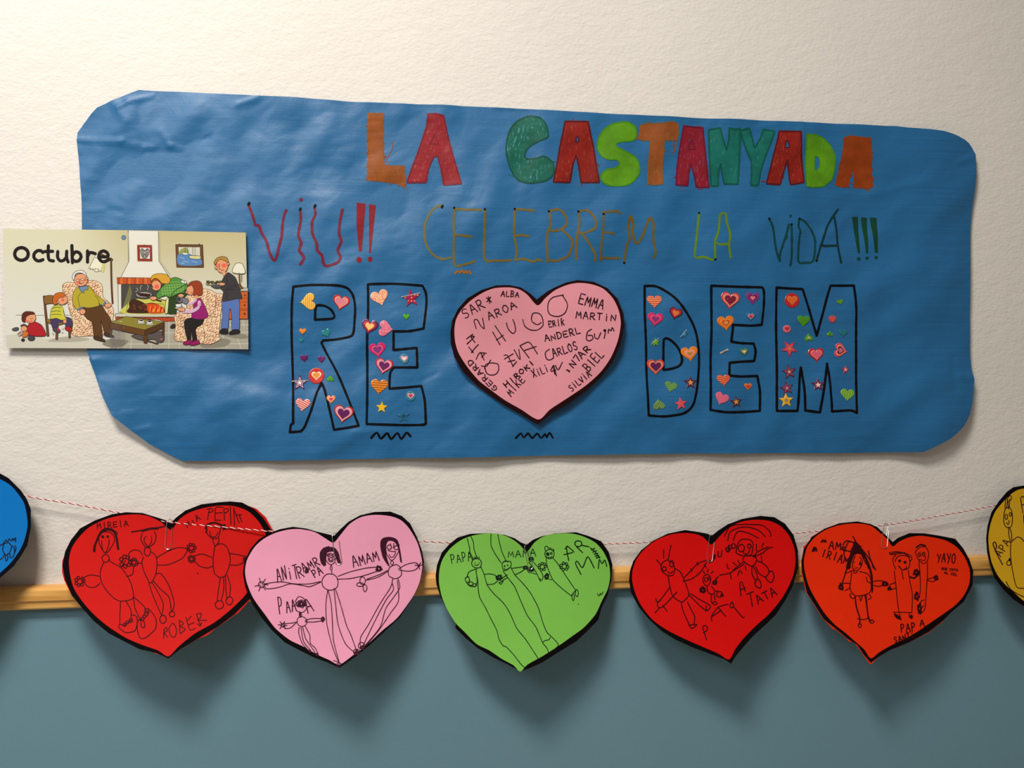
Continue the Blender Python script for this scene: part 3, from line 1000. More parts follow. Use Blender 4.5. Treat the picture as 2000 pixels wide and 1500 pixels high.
def sticker(tr, kind, x, y, w, tip, layers, label, inner_kind=None, H=.0011, foil=None):
    o_, s = tr.o, tr.s
    cx, cy = o_[0] + x / s, o_[1] + y / s
    W = w / s
    an = math.atan2(-tip[0], tip[1])          # 0 = the tip points down
    ca, sa = math.cos(an), math.sin(an)
    root = None
    lift = H
    for li, (c, k) in enumerate(layers):
        sh = shape(kind if li == 0 or not inner_kind else inner_kind)
        rings = [(1.0, 0.0002 if li == 0 else lift - .0001), (1.0, lift * .45 if li == 0 else lift), (.97, lift * .8 if li == 0 else lift + .00006), (.90, lift if li == 0 else lift + .0001), (.5, lift + .0001)]
        vs_, fs = [], []
        n = len(sh)
        for sc, lf in rings:
            for a, b_ in sh:
                a2, b2 = a * sc * k * W, b_ * sc * k * W
                vs_.append(SP(cx + a2 * ca - b2 * sa, cy + a2 * sa + b2 * ca, lf))
        for r in range(len(rings) - 1):
            for i in range(n): fs.append((r * n + i, r * n + (i + 1) % n, (r + 1) * n + (i + 1) % n, (r + 1) * n + i))
        fs.append(tuple(range((len(rings) - 1) * n, len(rings) * n)))
        mm = Mesh()
        mm.add(vs_, fs)
        nme = {'heart': 'heart', 'star': 'star', 'circle': 'disc', 'bar': 'strip'}
        if li == 0:
            root = mm.build(nme[kind] + '_sticker', smat(c), loc=SP(cx, cy, 0))
            tag(root, label, 'sticker', 'stickers on the big letters')
        else:
            mm.build('inner_' + nme[inner_kind or kind], smat(c), root)
        lift += .00016 if li else .00012
    if foil:
        mm = Mesh()
        (x0, y0, x1, y1) = foil
        ribbon(mm, [(o_[0] + x0 / s, o_[1] + y0 / s), (o_[0] + x1 / s, o_[1] + y1 / s)], 1.3, SP, H + .0004, sm=False)
        mm.build('foil_edge', FOIL, root, )['label'] = 'silver edge'
    return root


FOIL = plain('silver_foil', (225, 225, 222), .25, .5, metal=.6)
RB, DE, MM_ = T(550, 540, 4.546), T(1240, 540, 5.173), T(1490, 540, 5.172)
PK, DR, PU, CR = (228, 130, 142), (150, 20, 34), (92, 16, 84), (232, 170, 150)
D0 = (0, 1)
V_ = 26
STK = [
    (RB, 'heart', 238, 228, 150, (-1, .12), [(('stripes', (226, 150, 30), (248, 202, 100), 0, 95), 1)], 'gold striped heart sticker lying on its side, top left of the letter R'),
    (RB, 'heart', 530, 235, 150, (-.2, 1), [((196, 30, 26), 1), ((240, 170, 140), .8), (PK, .7)], 'shiny red heart sticker with pink centre, top right of the letter R'),
    (RB, 'heart', 192, 490, 62, D0, [((226, 126, 24), 1)], 'tiny orange heart sticker inside the left stem of the R'),
    (RB, 'heart', 400, 505, 82, (.45, 1), [((22, 128, 130), 1)], 'teal heart sticker below the bowl of the R'),
    (RB, 'heart', 178, 570, 44, D0, [((20, 128, 140), 1)], 'tiniest teal heart sticker, under the orange one in the R'),
    (RB, 'heart', 203, 728, 70, (.05, 1), [((104, 14, 88), 1)], 'small purple heart sticker at the left edge of the R stem'),
    (RB, 'heart', 356, 736, 68, D0, [((104, 14, 88), 1)], 'small purple heart sticker beside the slanting leg of the R'),
    (RB, 'circle', 313, 882, 140, D0, [((198, 40, 28), 1), ((246, 214, 180), .62), ((224, 140, 40), .46)], 'round red sticker with a yellow heart, where the R legs meet', 'heart'),
    (RB, 'star', 168, 945, 150, (0, 1), [((96, 20, 78), 1), ((236, 200, 210), .72), ((96, 20, 78), .56), ((240, 225, 225), .34)], 'purple and white star sticker with silver edge on the R left stroke', None, (100, 932, 240, 922)),
    (RB, 'heart', 437, 905, 62, (0, -1), [((66, 146, 20), 1)], 'small green heart sticker upside down beside the round red one'),
    (RB, 'heart', 198, 1138, 130, (-.12, 1), [(('stripes', (196, 46, 106), (240, 196, 150), 1.1, 95), 1)], 'pink and peach diagonally striped heart sticker at the foot of the R'),
    (RB, 'heart', 447, 1090, 82, D0, [((226, 130, 60), 1), ((244, 170, 120), .7), ((206, 46, 90), .45)], 'small orange heart sticker with pink middle on the R leg'),
    (RB, 'heart', 556, 1218, 178, (-.18, 1), [((158, 24, 36), 1), ((232, 156, 160), .84), ((96, 18, 86), .6)], 'largest red rimmed pink and purple heart sticker, in the right leg of the R'),
    (RB, 'heart', 875, 193, 158, (.3, 1), [(('squiggle', (232, 132, 110), (246, 196, 150), 0.4, 60), 1)], 'peach heart sticker with squiggle pattern, top left of the left E'),
    (RB, 'star', 1150, 197, 170, (.12, 1), [(('dots', (240, 150, 110), (156, 16, 62), 0, 190), 1)], 'magenta star sticker with light dots, top arm of the left E', None, (1064, 186, 1228, 148)),
    (RB, 'heart', 1108, 362, 60, D0, [((74, 160, 16), 1)], 'small green heart sticker in the top arm of the left E'),
    (RB, 'heart', 783, 450, 152, (-.22, 1), [((88, 18, 84), 1), ((196, 40, 36), .72), ((244, 190, 110), .5)], 'purple, red and yellow heart sticker across the left stroke of the left E'),
    (RB, 'heart', 928, 468, 140, (1, .15), [(('dots', (246, 180, 160), (226, 112, 136), 0, 210), 1)], 'pink dotted heart sticker lying on its side in the left E'),
    (RB, 'heart', 855, 655, 148, (.15, 1), [((214, 30, 102), 1), ((236, 130, 130), .62), ((134, 44, 120), .54)], 'magenta heart sticker with purple middle in the left E'),
    (RB, 'heart', 910, 798, 162, (-.2, 1), [((158, 20, 40), 1), ((226, 136, 156), .84), ((100, 14, 84), .58)], 'dark red heart sticker with purple middle, below the magenta one in the left E'),
    (RB, 'circle', 1090, 733, 88, D0, [((40, 118, 138), 1), ((226, 150, 170), .7), ((246, 226, 216), .36)], 'round teal sticker with pink heart in the middle arm of the left E', 'heart'),
    (RB, 'heart', 870, 977, 152, (-.08, 1), [(('stripes', (232, 140, 24), (168, 84, 20), 1.5, 78), 1)], 'orange and brown striped heart sticker in the left E'),
    (RB, 'circle', 1147, 1060, 88, D0, [((40, 118, 142), 1), ((226, 150, 170), .68), ((176, 40, 60), .38)], 'round teal sticker with red and pink heart in the bottom arm of the left E', 'heart'),
    (RB, 'star', 893, 1160, 108, (-.05, 1), [((236, 178, 14), 1)], 'plain yellow star sticker at the foot of the left E'),
    (RB, 'star', 1082, 1238, 122, (.1, 1), [((22, 104, 138), 1), ((20, 62, 96), .5)], 'dark teal star sticker at the foot of the left E'),
    (DE, 'heart', 187, 257, 148, D0, [(('stripes', (188, 44, 24), (240, 160, 110), 1.5708, 95), 1)], 'red and cream striped heart sticker at the top of the D'),
    (DE, 'heart', 192, 438, 158, (-.12, 1), [((204, 28, 90), 1), ((226, 80, 110), .66), ((132, 40, 110), .5)], 'magenta heart sticker with purple swirl in the D stem'),
    (DE, 'heart', 392, 378, 138, (-.3, 1), [((82, 10, 58), 1), ((184, 30, 36), .78), ((226, 120, 60), .5)], 'dark purple, red and orange heart sticker near the D curve'),
    (DE, 'star', 195, 668, 96, (.1, 1), [((96, 158, 10), 1)], 'small green star sticker with silver edge in the D stem', None, (150, 688, 222, 628)),
    (DE, 'star', 487, 585, 82, (-.1, 1), [((28, 104, 142), 1), ((60, 140, 168), .5)], 'small teal star sticker with silver edge near the D curve', None, (450, 610, 507, 542)),
    (DE, 'heart', 540, 783, 168, (.15, 1), [((222, 118, 16), 1), ((232, 140, 120), .6), ((176, 124, 50), .32)], 'orange heart sticker with pink middle between the two D curves'),
    (DE, 'heart', 198, 915, 180, D0, [((192, 56, 30), 1), ((230, 132, 100), .82), ((92, 12, 72), .62)], 'red and peach heart sticker with purple middle on the left stroke of the D'),
    (DE, 'star', 540, 1072, 150, D0, [((78, 10, 54), 1), ((214, 150, 70), .44)], 'dark purple star sticker with gold middle at the right of the D'),
    (DE, 'heart', 343, 1115, 122, (-.25, 1), [(('stripes', (44, 120, 62), (126, 150, 66), 1.45, 100), 1)], 'green striped heart sticker in the lower part of the D'),
    (DE, 'heart', 218, 1290, 118, (-.12, -1), [(('stripes', (48, 114, 58), (138, 154, 70), .45, 100), 1)], 'green striped heart sticker upside down at the foot of the D'),
    (DE, 'star', 437, 1285, 138, (.15, 1), [(('stripes', (206, 34, 60), (236, 104, 110), 1.5708, 130), 1)], 'red star sticker with fine stripes at the foot of the D'),
    (DE, 'heart', 942, 247, 194, (-.1, 1), [((196, 52, 40), 1), ((232, 126, 120), .84), ((116, 10, 46), .6)], 'largest red and pink heart sticker at the top of the right E'),
    (DE, 'heart', 1168, 225, 138, (-.05, 1), [((128, 40, 116), 1), ((92, 16, 70), .6), ((226, 110, 130), .36)], 'purple heart sticker with pink middle, top right of the right E'),
    (DE, 'heart', 1147, 410, 94, D0, [((34, 108, 138), 1), ((220, 110, 130), .66), ((150, 40, 80), .36)], 'small teal heart sticker with pink middle, top arm of the right E'),
    (DE, 'heart', 897, 475, 168, (.12, 1), [((220, 112, 12), 1), ((226, 126, 30), .7), ((184, 46, 30), .42), ((226, 150, 70), .26)], 'plain orange heart sticker with small red heart, in the stem of the right E'),
    (DE, 'bar', 888, 757, 88, (.45, .9), [((196, 180, 160), 1), ((150, 130, 116), .6)], 'short silver foil strip in the middle of the right E stem'),
    (DE, 'heart', 1083, 763, 96, (.12, 1), [((26, 104, 118), 1), ((150, 140, 60), .62), ((236, 220, 180), .28)], 'small teal heart sticker with yellow ring, middle arm of the right E'),
    (DE, 'heart', 875, 1048, 132, (.05, 1), [(('stripes', (186, 38, 48), (226, 130, 60), 1.4, 90), 1)], 'red and orange striped heart sticker in the right E'),
    (DE, 'heart', 1125, 1112, 80, D0, [((214, 104, 40), 1), ((190, 34, 36), .46)], 'small orange heart sticker with red middle, bottom arm of the right E'),
    (DE, 'heart', 850, 1235, 140, (-.42, 1), [((216, 96, 124), 1)], 'plain pink heart sticker at the foot of the right E'),
    (DE, 'star', 998, 1266, 132, (.12, 1), [((80, 8, 44), 1), ((214, 150, 64), .5)], 'dark purple star sticker with gold middle at the foot of the right E'),
    (MM_, 'circle', 279, 245, 148, D0, [((182, 16, 18), 1), ((220, 116, 60), .72), ((216, 96, 20), .6)], 'round red sticker with orange heart at the top left of the M', 'heart'),
    (MM_, 'heart', 395, 453, 132, (-.05, 1), [((66, 142, 8), 1)], 'largest plain green heart sticker in the M'),
    (MM_, 'circle', 225, 532, 78, D0, [((206, 100, 110), 1), ((176, 30, 50), .6)], 'small round pink sticker with red heart at the left edge of the M', 'heart'),
    (MM_, 'heart', 450, 617, 86, (-.1, -1), [((70, 140, 20), 1), ((170, 176, 110), .42)], 'green heart sticker with pale middle under the largest green one in the M'),
    (MM_, 'heart', 765, 262, 60, (.3, 1), [((78, 140, 8), 1)], 'tiny green heart sticker at the top right of the M'),
    (MM_, 'circle', 687, 432, 78, D0, [((150, 70, 96), 1), ((216, 70, 50), .74)], 'small round mauve sticker with orange red heart in the right of the M', 'heart'),
    (MM_, 'heart', 665, 580, 62, (0, -1), [((62, 130, 14), 1)], 'tiny green heart sticker upside down right of the M valley'),
    (MM_, 'heart', 795, 572, 88, D0, [((10, 104, 122), 1)], 'teal heart sticker at the right edge of the M'),
    (MM_, 'star', 250, 730, 178, (.05, -1), [((190, 30, 76), 1), ((224, 120, 80), .62), ((196, 40, 76), .5), ((216, 120, 70), .3)], 'magenta and orange star sticker pointing down in the left of the M'),
    (MM_, 'heart', 520, 792, 158, (.05, 1), [((176, 14, 26), 1), ((232, 150, 130), .72), ((214, 86, 112), .64)], 'red heart sticker with pink middle in the centre of the M'),
    (MM_, 'heart', 765, 750, 146, (1, .25), [((206, 60, 90), 1), ((230, 150, 90), .74), ((92, 16, 62), .58), ((206, 90, 130), .34)], 'pink, yellow and purple heart sticker turned sideways in the right of the M'),
    (MM_, 'star', 240, 965, 156, (.18, 1), [((84, 10, 54), 1), ((206, 90, 110), .68), ((84, 10, 54), .54), ((226, 170, 160), .28)], 'dark purple and pink star sticker, upper of two in the left of the M'),
    (MM_, 'star', 215, 1128, 148, (.2, 1), [((84, 10, 54), 1), ((190, 80, 110), .66), ((70, 10, 60), .5), ((200, 140, 150), .28)], 'dark purple and pink star sticker, just above the yellow star in the M'),
    (MM_, 'star', 803, 943, 84, D0, [((196, 34, 76), 1), ((236, 190, 180), .46)], 'small pink star sticker in the right leg of the M'),
    (MM_, 'star', 518, 1095, 144, D0, [((86, 10, 60), 1), ((236, 190, 180), .44)], 'dark purple star sticker with cream middle between the M legs'),
    (MM_, 'star', 205, 1250, 152, (.04, 1), [((240, 174, 14), 1), ((134, 130, 90), .4)], 'yellow star sticker with grey middle at the foot of the M'),
    (MM_, 'heart', 815, 1195, 140, (-.1, 1), [(('stripes', (62, 138, 20), (160, 194, 70), .15, 95), 1)], 'light green striped heart sticker at the foot of the M right leg'),
]
for t_ in STK:
    tr_, kind, x, y, w_, tip, lay, lab = t_[:8]
    ik = t_[8] if len(t_) > 8 else None
    fo = t_[9] if len(t_) > 9 else None
    sticker(tr_, kind, x, y, w_, tip, lay, lab, ik, foil=fo)

# ------------------------------------------------------------------ the garland of hearts
STR = [(-140, 922), (50, 968.5), (140, 984), (230, 1001), (325, 1019), (430, 1029), (530, 1038), (650, 1048), (760, 1055), (830, 1058), (1030, 1066), (1200, 1062), (1267, 1059), (1391, 1052), (1551, 1042), (1640, 1033), (1731, 1025.5), (1850, 1005), (1940, 988), (2150, 945)]


def sy(x):
    for (a, b_), (c, d_) in zip(STR, STR[1:]):
        if a <= x <= c: return b_ + (d_ - b_) * (x - a) / (c - a)


def hang(cx, cy, d0, sl=.00014, sx=0.0, wob=1.0, tw=0.0, seed=1.0):
    """a card hanging from the string: top near the wall, tip swinging out over the rail"""
    return Surf(lambda x, y: d0 + 1.2 * sl * (y - cy) + sx * (x - cx) + 4.6e-7 * (y - cy) ** 2,
                lambda x, y: wob * (.0035 * noise.noise(Vector((x / 150, y / 150, seed))) - .0022 * math.exp(-((x - cx) / 45) ** 2) * math.exp(-((y - cy - 20) / 60) ** 2) - .002 * ((x - cx) / 170) ** 2 + tw * (x - cx) * (y - cy) / 3e4))


T5, T6, T7, T8, C1, C2, C3 = T(0, 910, 5), T(110, 960, 4.412), T(470, 980, 4.411), T(840, 1010, 4.839), T(1210, 990, 4.687), T(1550, 990, 4.687), T(1900, 930, 5.36)
INK = .00105


def fig(surf, tr, mat, parent, fn, w=1.5, name='drawn_person', label=None):
    p = Pen(surf, tr, w, INK, jit=.15)
    fn(p)
    o = p.build(name, M[mat], parent)
    if label: o['label'] = label


# blue heart at the left edge of the frame
s0 = hang(-130, 960, .021, .00014, .00001, seed=2)
h0 = heart_card(T5, '0,75 80,120 200,240 260,330 295,420 297,600 260,780 200,880 130,980 0,1095 -150,1230 -350,1440 -520,1600 -640,1760 -760,1650 -950,1500 -1150,1300 -1300,1050 -1380,800 -1380,520 -1300,280 -1150,110 -980,40 -800,80 -660,200 -600,280 -540,180 -420,80 -260,30 -120,40',
                '0,130 100,190 180,280 235,370 262,500 265,600 230,740 180,840 100,950 0,1045 -170,1190 -370,1400 -530,1560 -640,1690 -770,1590 -950,1450 -1130,1260 -1270,1020 -1330,790 -1330,530 -1260,310 -1130,160 -980,90 -820,130 -690,250 -600,360 -520,240 -410,130 -260,80 -120,90',
                s0, 'blue', 'darkblue', 'bright blue paper heart with a black border, cut off by the left edge', group='hearts on the string')
fig(s0, T5, 'ink', h0, lambda p: (p.s('35,760 25,820 50,870 90,850 110,790 80,750 35,760;30,760 60,720 70,745 90,710 105,735 125,705 130,735 150,700 150,745;-30,915 0,915 30,890 45,855;55,870 50,900 60,930 75,900 70,865;95,860 100,900 130,880 140,820 120,780;-40,800 0,775 30,765;140,780 155,800 140,850;-200,700 -100,760 -40,800;-200,900 -100,940 -30,915'), p.c((-330, 800, 160, 240), (-330, 420, 110)), p.d((-370, 400, 10), (-300, 400, 10))), 1.7)

# red heart with three people
s1 = hang(325, 1030, .0198, .00014, -.000055, seed=3)
h1 = heart_card(T6, '965,1440 860,1390 720,1360 600,1300 450,1225 320,1120 220,1010 130,900 70,760 48,640 70,520 120,420 200,320 330,250 480,195 600,178 740,185 850,220 925,245 992,264 1030,225 1110,165 1250,110 1400,92 1500,85 1600,95 1700,150 1780,230 1850,340 1860,480 1800,640 1740,800 1660,930 1530,1060 1380,1170 1230,1260 1080,1350',
                '965,1420 880,1370 740,1320 600,1260 440,1160 320,1060 230,960 150,840 115,720 105,600 125,500 180,410 280,310 420,240 560,205 700,197 800,215 900,265 985,332 1060,240 1150,180 1280,140 1420,120 1540,128 1650,170 1740,260 1800,370 1800,480 1760,620 1700,760 1630,890 1500,1020 1360,1130 1200,1220 1060,1330',
                s1, 'red', 'black', 'red paper heart with a drawing of three people, overlapped by the pink heart',
                rear='965,1435 720,1352 450,1220 220,1005 125,900 62,770 42,700 44,600 75,520 200,330 480,200 740,190 925,270 985,316 1110,170 1400,100 1600,105 1720,150 1800,225 1862,340 1864,480 1742,800 1666,938 1562,1052 1535,1066 1460,1120 1380,1174 1300,1240 1230,1266 1080,1352', group='hearts on the string')
fig(s1, T6, 'ink_maroon', h1, lambda p: (
    p.s('325,515 330,470 345,430 380,360 440,325 500,345 520,400 535,495', 4.6), p.s('345,430 385,345 440,318 500,340 522,410', 3.4), p.c((512, 355, 14)),
    p.s('365,400 370,450 395,500 425,530 460,500 500,430 495,380 460,350 400,350 365,400;390,425 395,490 420,530 450,470 455,415'), p.d((400, 390, 13), (443, 388, 12)), p.c((425, 575, 33)),
    p.s('410,605 378,690 385,770 430,850 500,920 560,943 640,930 668,900 650,800 610,720 560,655 480,610 450,585;370,730 290,720 225,745;225,770 270,820 330,825 375,790;560,655 600,590;610,730 660,710 668,650;555,945 550,1050 548,1140;600,940 645,1020 645,1095;668,910 680,1000 730,1110;670,905 760,990 765,1040;548,1140 540,1170 600,1213 680,1195 700,1120 690,1070 650,1060;548,1140 590,1150 655,1100;740,1100 705,1110 700,1180 720,1255 770,1258 855,1180 858,1090 800,1010 770,1010;730,1110 735,1160 760,1170 765,1140 750,1100'),
    p.c((590, 1145, 14), (615, 1125, 13), (645, 1108, 16), (745, 1095, 15), (762, 1072, 14), (778, 1052, 16), (790, 1035, 12)), p.flower(200, 775, 42), p.flower(600, 600, 52)))
fig(s1, T6, 'ink_maroon', h1, lambda p: (
    p.s('650,348 760,330 850,318 935,300', 2.2), p.s('740,340 800,322 870,318', 4.5),
    p.s('740,360 730,410 760,465 800,478 845,440 858,380 840,345;765,390 758,430 795,470 820,430 820,400;765,485 760,520 775,550 805,548 812,510 805,485 765,485;755,560 740,610 760,690 800,770 820,785 855,720 868,640 860,560 820,520;745,545 720,510 670,502 630,530 628,590;700,620 740,612;862,572 940,525 1040,485 1130,490;870,632 960,630 1060,590 1100,560 1135,495;800,785 830,880 870,980 910,1070;830,785 880,870 922,970 910,1065;840,770 900,840 970,910 990,1030;860,710 900,705 950,770 990,860 1015,970 1000,1030'),
    p.flower(672, 608, 34), p.flower(1165, 485, 38), p.c((920, 1100, 28, 36), (997, 1055, 24)), p.d((775, 385, 4), (820, 385, 4), (1218, 705, 6))))
fig(s1, T6, 'ink_maroon', h1, lambda p: (
    p.s('1290,320 1300,285 1360,268 1420,285 1455,320', 3.6), p.s('1420,300 1455,285 1440,330;1300,330 1290,350', 2.4),
    p.s('1300,310 1300,360 1340,400 1390,400 1410,350 1415,300;1325,340 1330,380 1370,390 1395,350;1350,405 1355,445 1375,465 1400,430 1400,400;1365,475 1350,600 1360,700 1400,738 1450,730 1490,640 1495,560 1470,480 1430,450 1390,455 1365,475;1345,570 1260,538 1190,555;1190,595 1230,640 1300,660 1350,640;1495,535 1560,545 1620,560;1500,635 1560,635 1625,610;1412,740 1395,850 1385,945;1440,740 1440,850 1420,940;1455,730 1460,850 1470,930;1470,720 1498,820 1490,905'),
    p.flower(1165, 580, 30), p.flower(1634, 590, 26), p.c((1405, 975, 36), (1490, 940, 28, 34))))
fig(s1, T6, 'ink_maroon', h1, lambda p: word(p, 'MIREIA', 352, 322, 622, 298, 48), name='written_name')
fig(s1, T6, 'ink_maroon', h1, lambda p: word(p, 'MiA', 1130, 310, 1245, 240, 50), name='written_name')
fig(s1, T6, 'ink_maroon', h1, lambda p: p.s('1305,240 1320,150;1300,150 1345,145 1350,170 1315,180;1370,250 1375,140 1440,135;1375,185 1430,180;1375,245 1420,245;1450,245 1445,150;1445,150 1480,145 1480,170 1450,185;1500,130 1505,285;1535,295 1530,140;1530,150 1575,270;1575,200 1600,265;1555,200 1595,200'), name='written_name')
fig(s1, T6, 'ink_maroon', h1, lambda p: p.s('925,1265 930,1190 950,1170 955,1200 930,1215 960,1255;1000,1135 970,1180 985,1240 1020,1255 1035,1200 1020,1150 1000,1135;1060,1110 1065,1225;1060,1110 1095,1140 1065,1165 1110,1185 1070,1225;1115,1085 1150,1190 1195,1180;1130,1110 1160,1075;1140,1150 1185,1130;1205,1060 1240,1155;1205,1060 1245,1050 1240,1090 1215,1110 1295,1110;1215,1140 1240,1160 1250,1130'), name='written_name')

# rose pink heart
s2 = hang(652, 1050, .0245, .00014, -.000006, seed=4)
h2 = heart_card(T7, '850,1435 740,1385 640,1350 520,1290 380,1215 270,1110 180,1000 100,880 40,740 18,620 30,520 80,410 150,330 230,280 330,240 450,217 560,230 660,258 745,278 806,292 860,235 930,170 1030,115 1150,88 1290,85 1390,125 1460,190 1520,310 1560,420 1580,520 1560,640 1520,760 1450,880 1370,1000 1250,1110 1120,1230 1000,1330 900,1400',
                '850,1405 760,1365 660,1320 540,1250 420,1190 300,1090 210,970 110,830 55,700 38,600 55,500 120,390 200,320 300,270 420,240 520,237 640,262 730,315 800,352 860,285 940,190 1040,130 1160,112 1290,125 1380,160 1450,230 1520,350 1555,470 1565,560 1545,680 1500,790 1420,910 1340,1010 1220,1110 1080,1240 960,1330',
                s2, 'rose', 'black', 'light pink paper heart showing two dark-haired women, overlapping the red heart', group='hearts on the string')
fig(s2, T7, 'ink_plum', h2, lambda p: (
    p.blob('760,388 810,395 845,440 860,520 840,530 820,480 800,430 745,440 735,500 735,550 710,545 685,500 682,440 710,400'), p.s('700,480 720,550;715,400 760,385;855,500 862,530;690,500 700,530 715,545', 2),
    p.s('740,450 735,500 770,540 805,525 825,470;755,480 760,510 790,515 805,490;750,470 775,440 800,470;780,545 770,575 785,590 788,560 780,545;785,590 786,615;690,685 590,705 470,705 340,688 210,705;690,690 600,728 540,720 430,705 330,735 230,748 205,720;840,640 950,600 1080,570 1170,562;830,665 940,660 1060,635 1170,600;750,765 735,880 742,1050 790,1250 845,1390;755,765 780,880 790,1030 800,1200 850,1390;805,745 820,900 840,1060 900,1220 980,1300;815,745 860,880 910,1060 950,1150 1000,1290'),
    p.c((770, 688, 72), (760, 458, 13), (797, 462, 13), (778, 492, 14), (180, 712, 26), (1000, 1295, 30, 24)), p.rays(180, 712, 58), p.scrib(1190, 575, 32), p.scrib(1000, 1300, 25)))
fig(s2, T7, 'ink_plum', h2, lambda p: (
    p.blob('1205,340 1230,310 1290,303 1350,330 1375,420 1390,530 1375,520 1355,400 1320,345 1270,340 1250,400 1260,480 1285,560 1265,545 1225,480 1205,400'),
    p.s('1250,370 1255,440 1290,500 1320,495 1360,430 1365,370;1290,360 1300,400;1320,360 1315,400;1270,420 1310,430 1335,430 1320,470 1295,480 1280,455;1300,505 1290,530 1305,545 1318,525 1300,505;1360,580 1420,545 1490,527 1525,535;1365,590 1440,600 1500,590 1530,565;1268,590 1200,625 1090,665;1268,600 1180,650 1080,675;1310,665 1290,740 1200,880 1100,1060 1035,1165 1030,1240;1305,700 1315,760 1250,850 1150,1040 1055,1240;1355,660 1370,740 1320,820 1250,920 1200,1080 1070,1240;1350,680 1360,850 1290,960 1180,1120 1060,1260'),
    p.c((1280, 392, 20), (1340, 397, 18), (1328, 602, 60), (1050, 680, 24, 34), (1030, 712, 32, 16), (1072, 742, 17, 32), (1040, 1240, 28)), p.rays(1533, 552, 32), p.scrib(1535, 552, 12), p.scrib(1048, 1255, 22)))
fig(s2, T7, 'ink_plum', h2, lambda p: (
    p.c((520, 900, 50, 56), (528, 1030, 43), (500, 885, 18), (545, 885, 15), (365, 1062, 17)), p.scrib(522, 880, 40, 36),
    p.s('470,860 500,815 545,830 560,870 570,900;510,945 505,975 515,995 528,985 520,950;485,1035 430,1045 370,1050;480,1040 430,1085 390,1090 370,1065;568,1015 620,1005 690,1005;560,1035 630,1035 700,1025;505,1080 500,1130 530,1220 590,1290;520,1080 540,1200 600,1280;535,1080 560,1180 620,1270 650,1320;555,1070 595,1150 600,1220 640,1260 665,1310;565,1020 555,1025 570,1035'),
    p.s('512,950 516,990', 2.4), p.rays(362, 1062, 38), p.scrib(708, 1012, 18, 28), p.scrib(596, 1288, 12), p.scrib(657, 1318, 14)))
fig(s2, T7, 'ink_plum', h2, lambda p: p.s('842,1425 825,1405 830,1392 842,1398 855,1390 860,1405 842,1425;800,1370 842,1385 862,1395'), name='drawn_heart')
fig(s2, T7, 'ink_plum', h2, lambda p: (word(p, 'ANiT', 320, 690, 500, 655, 108), word(p, 'R', 505, 655, 550, 640, 90)), 1.9, 'written_name')
fig(s2, T7, 'ink_plum', h2, lambda p: (word(p, 'AMR', 548, 610, 685, 540, 80), p.scrib(570, 590, 18, 28), word(p, 'PA', 640, 655, 712, 615, 72)), 1.9, 'written_name')
fig(s2, T7, 'ink_plum', h2, lambda p: word(p, 'AMAM', 975, 562, 1192, 500, 88), 1.9, 'written_name')
fig(s2, T7, 'ink_plum', h2, lambda p: (word(p, 'P', 335, 972, 370, 968, 142), word(p, 'AA', 398, 948, 480, 935, 88), word(p, 'A', 580, 950, 630, 930, 105)), 1.9, 'written_name')

# green heart
s3 = hang(1030, 1066, .0215, .00014, .0, seed=5)
h3 = heart_card(T8, '850,1455 740,1395 600,1330 450,1240 340,1150 240,1050 245,1010 170,890 100,760 60,640 52,560 65,460 110,340 180,260 260,195 380,158 560,149 700,165 800,200 855,238 914,264 975,215 1060,180 1180,155 1380,143 1500,180 1620,230 1690,330 1725,450 1715,600 1680,740 1620,860 1590,970 1500,1060 1380,1170 1200,1280 1060,1370 930,1430',
                '850,1458 790,1400 680,1340 560,1260 440,1200 330,1090 240,1000 160,870 110,750 85,620 90,500 120,400 190,300 290,220 400,175 560,150 680,165 780,210 850,265 918,328 990,240 1080,180 1200,156 1330,155 1440,180 1560,240 1640,330 1690,440 1703,560 1680,680 1620,800 1560,920 1450,1040 1340,1120 1200,1220 1060,1310 920,1390',
                s3, 'green', 'black', 'green paper heart with long-legged figures drawn in black, on a black backing', group='hearts on the string')
fig(s3, T8, 'ink_green', h3, lambda p: (
    p.s('350,200 375,300 375,330 405,385;385,180 410,240 415,300 438,370;400,395 405,385 420,395 425,370 435,392 445,370 455,395 465,375;420,450 440,455 460,445;440,480 435,520 450,600 455,680 470,760 520,850 570,950 630,1070 650,1150 690,1215 720,1225 790,1300 860,1390 890,1415;480,470 510,540 540,640 600,720 700,820 760,920 820,1050 900,1150 960,1240 1025,1340;430,490 370,515 350,560;430,640 445,610 440,560;510,540 560,535 610,545 650,575;540,635 600,630 640,600;330,580 360,560 375,600;345,620 375,650 430,655 440,630'),
    p.c((440, 435, 46), (352, 590, 20, 26), (385, 628, 22, 16), (420, 640, 18, 14)), p.d((425, 430, 5), (462, 430, 5)), p.scrib(652, 570, 36, 30), p.s('650,620 690,600 670,635 655,625')))
fig(s3, T8, 'ink_green', h3, lambda p: (
    p.s('575,155 575,260 610,340 670,430;640,160 655,240 680,330 715,405;680,440 700,420 760,420 765,460 740,490 700,505 685,480 680,440;700,480 710,500 740,485;690,510 740,580 800,660 860,800 920,930 1000,1040 1060,1180 1100,1230 1120,1280;760,470 805,550 880,630 950,720 1020,850 1060,980 1100,1080 1150,1130 1210,1200 1170,1245;1060,1180 1090,1160 1120,1155 1135,1130;730,545 690,570 660,590;725,575 690,595 670,610;775,485 850,475 910,465;805,545 860,520 900,490;690,425 715,410 735,425'),
    p.d((705, 462, 8), (733, 455, 7)), p.scrib(905, 480, 28, 20)))
fig(s3, T8, 'ink_green', h3, lambda p: (
    p.c((957, 402, 24)), p.scrib(955, 398, 20), p.s('935,430 990,500 1020,560 1045,610;980,430 1040,500 1068,560 1055,600 1035,580;910,465 930,520 960,530;1000,540 970,530'), p.scrib(958, 495, 30, 36), p.flower(1062, 470, 38), p.scrib(1102, 562, 28, 36)))
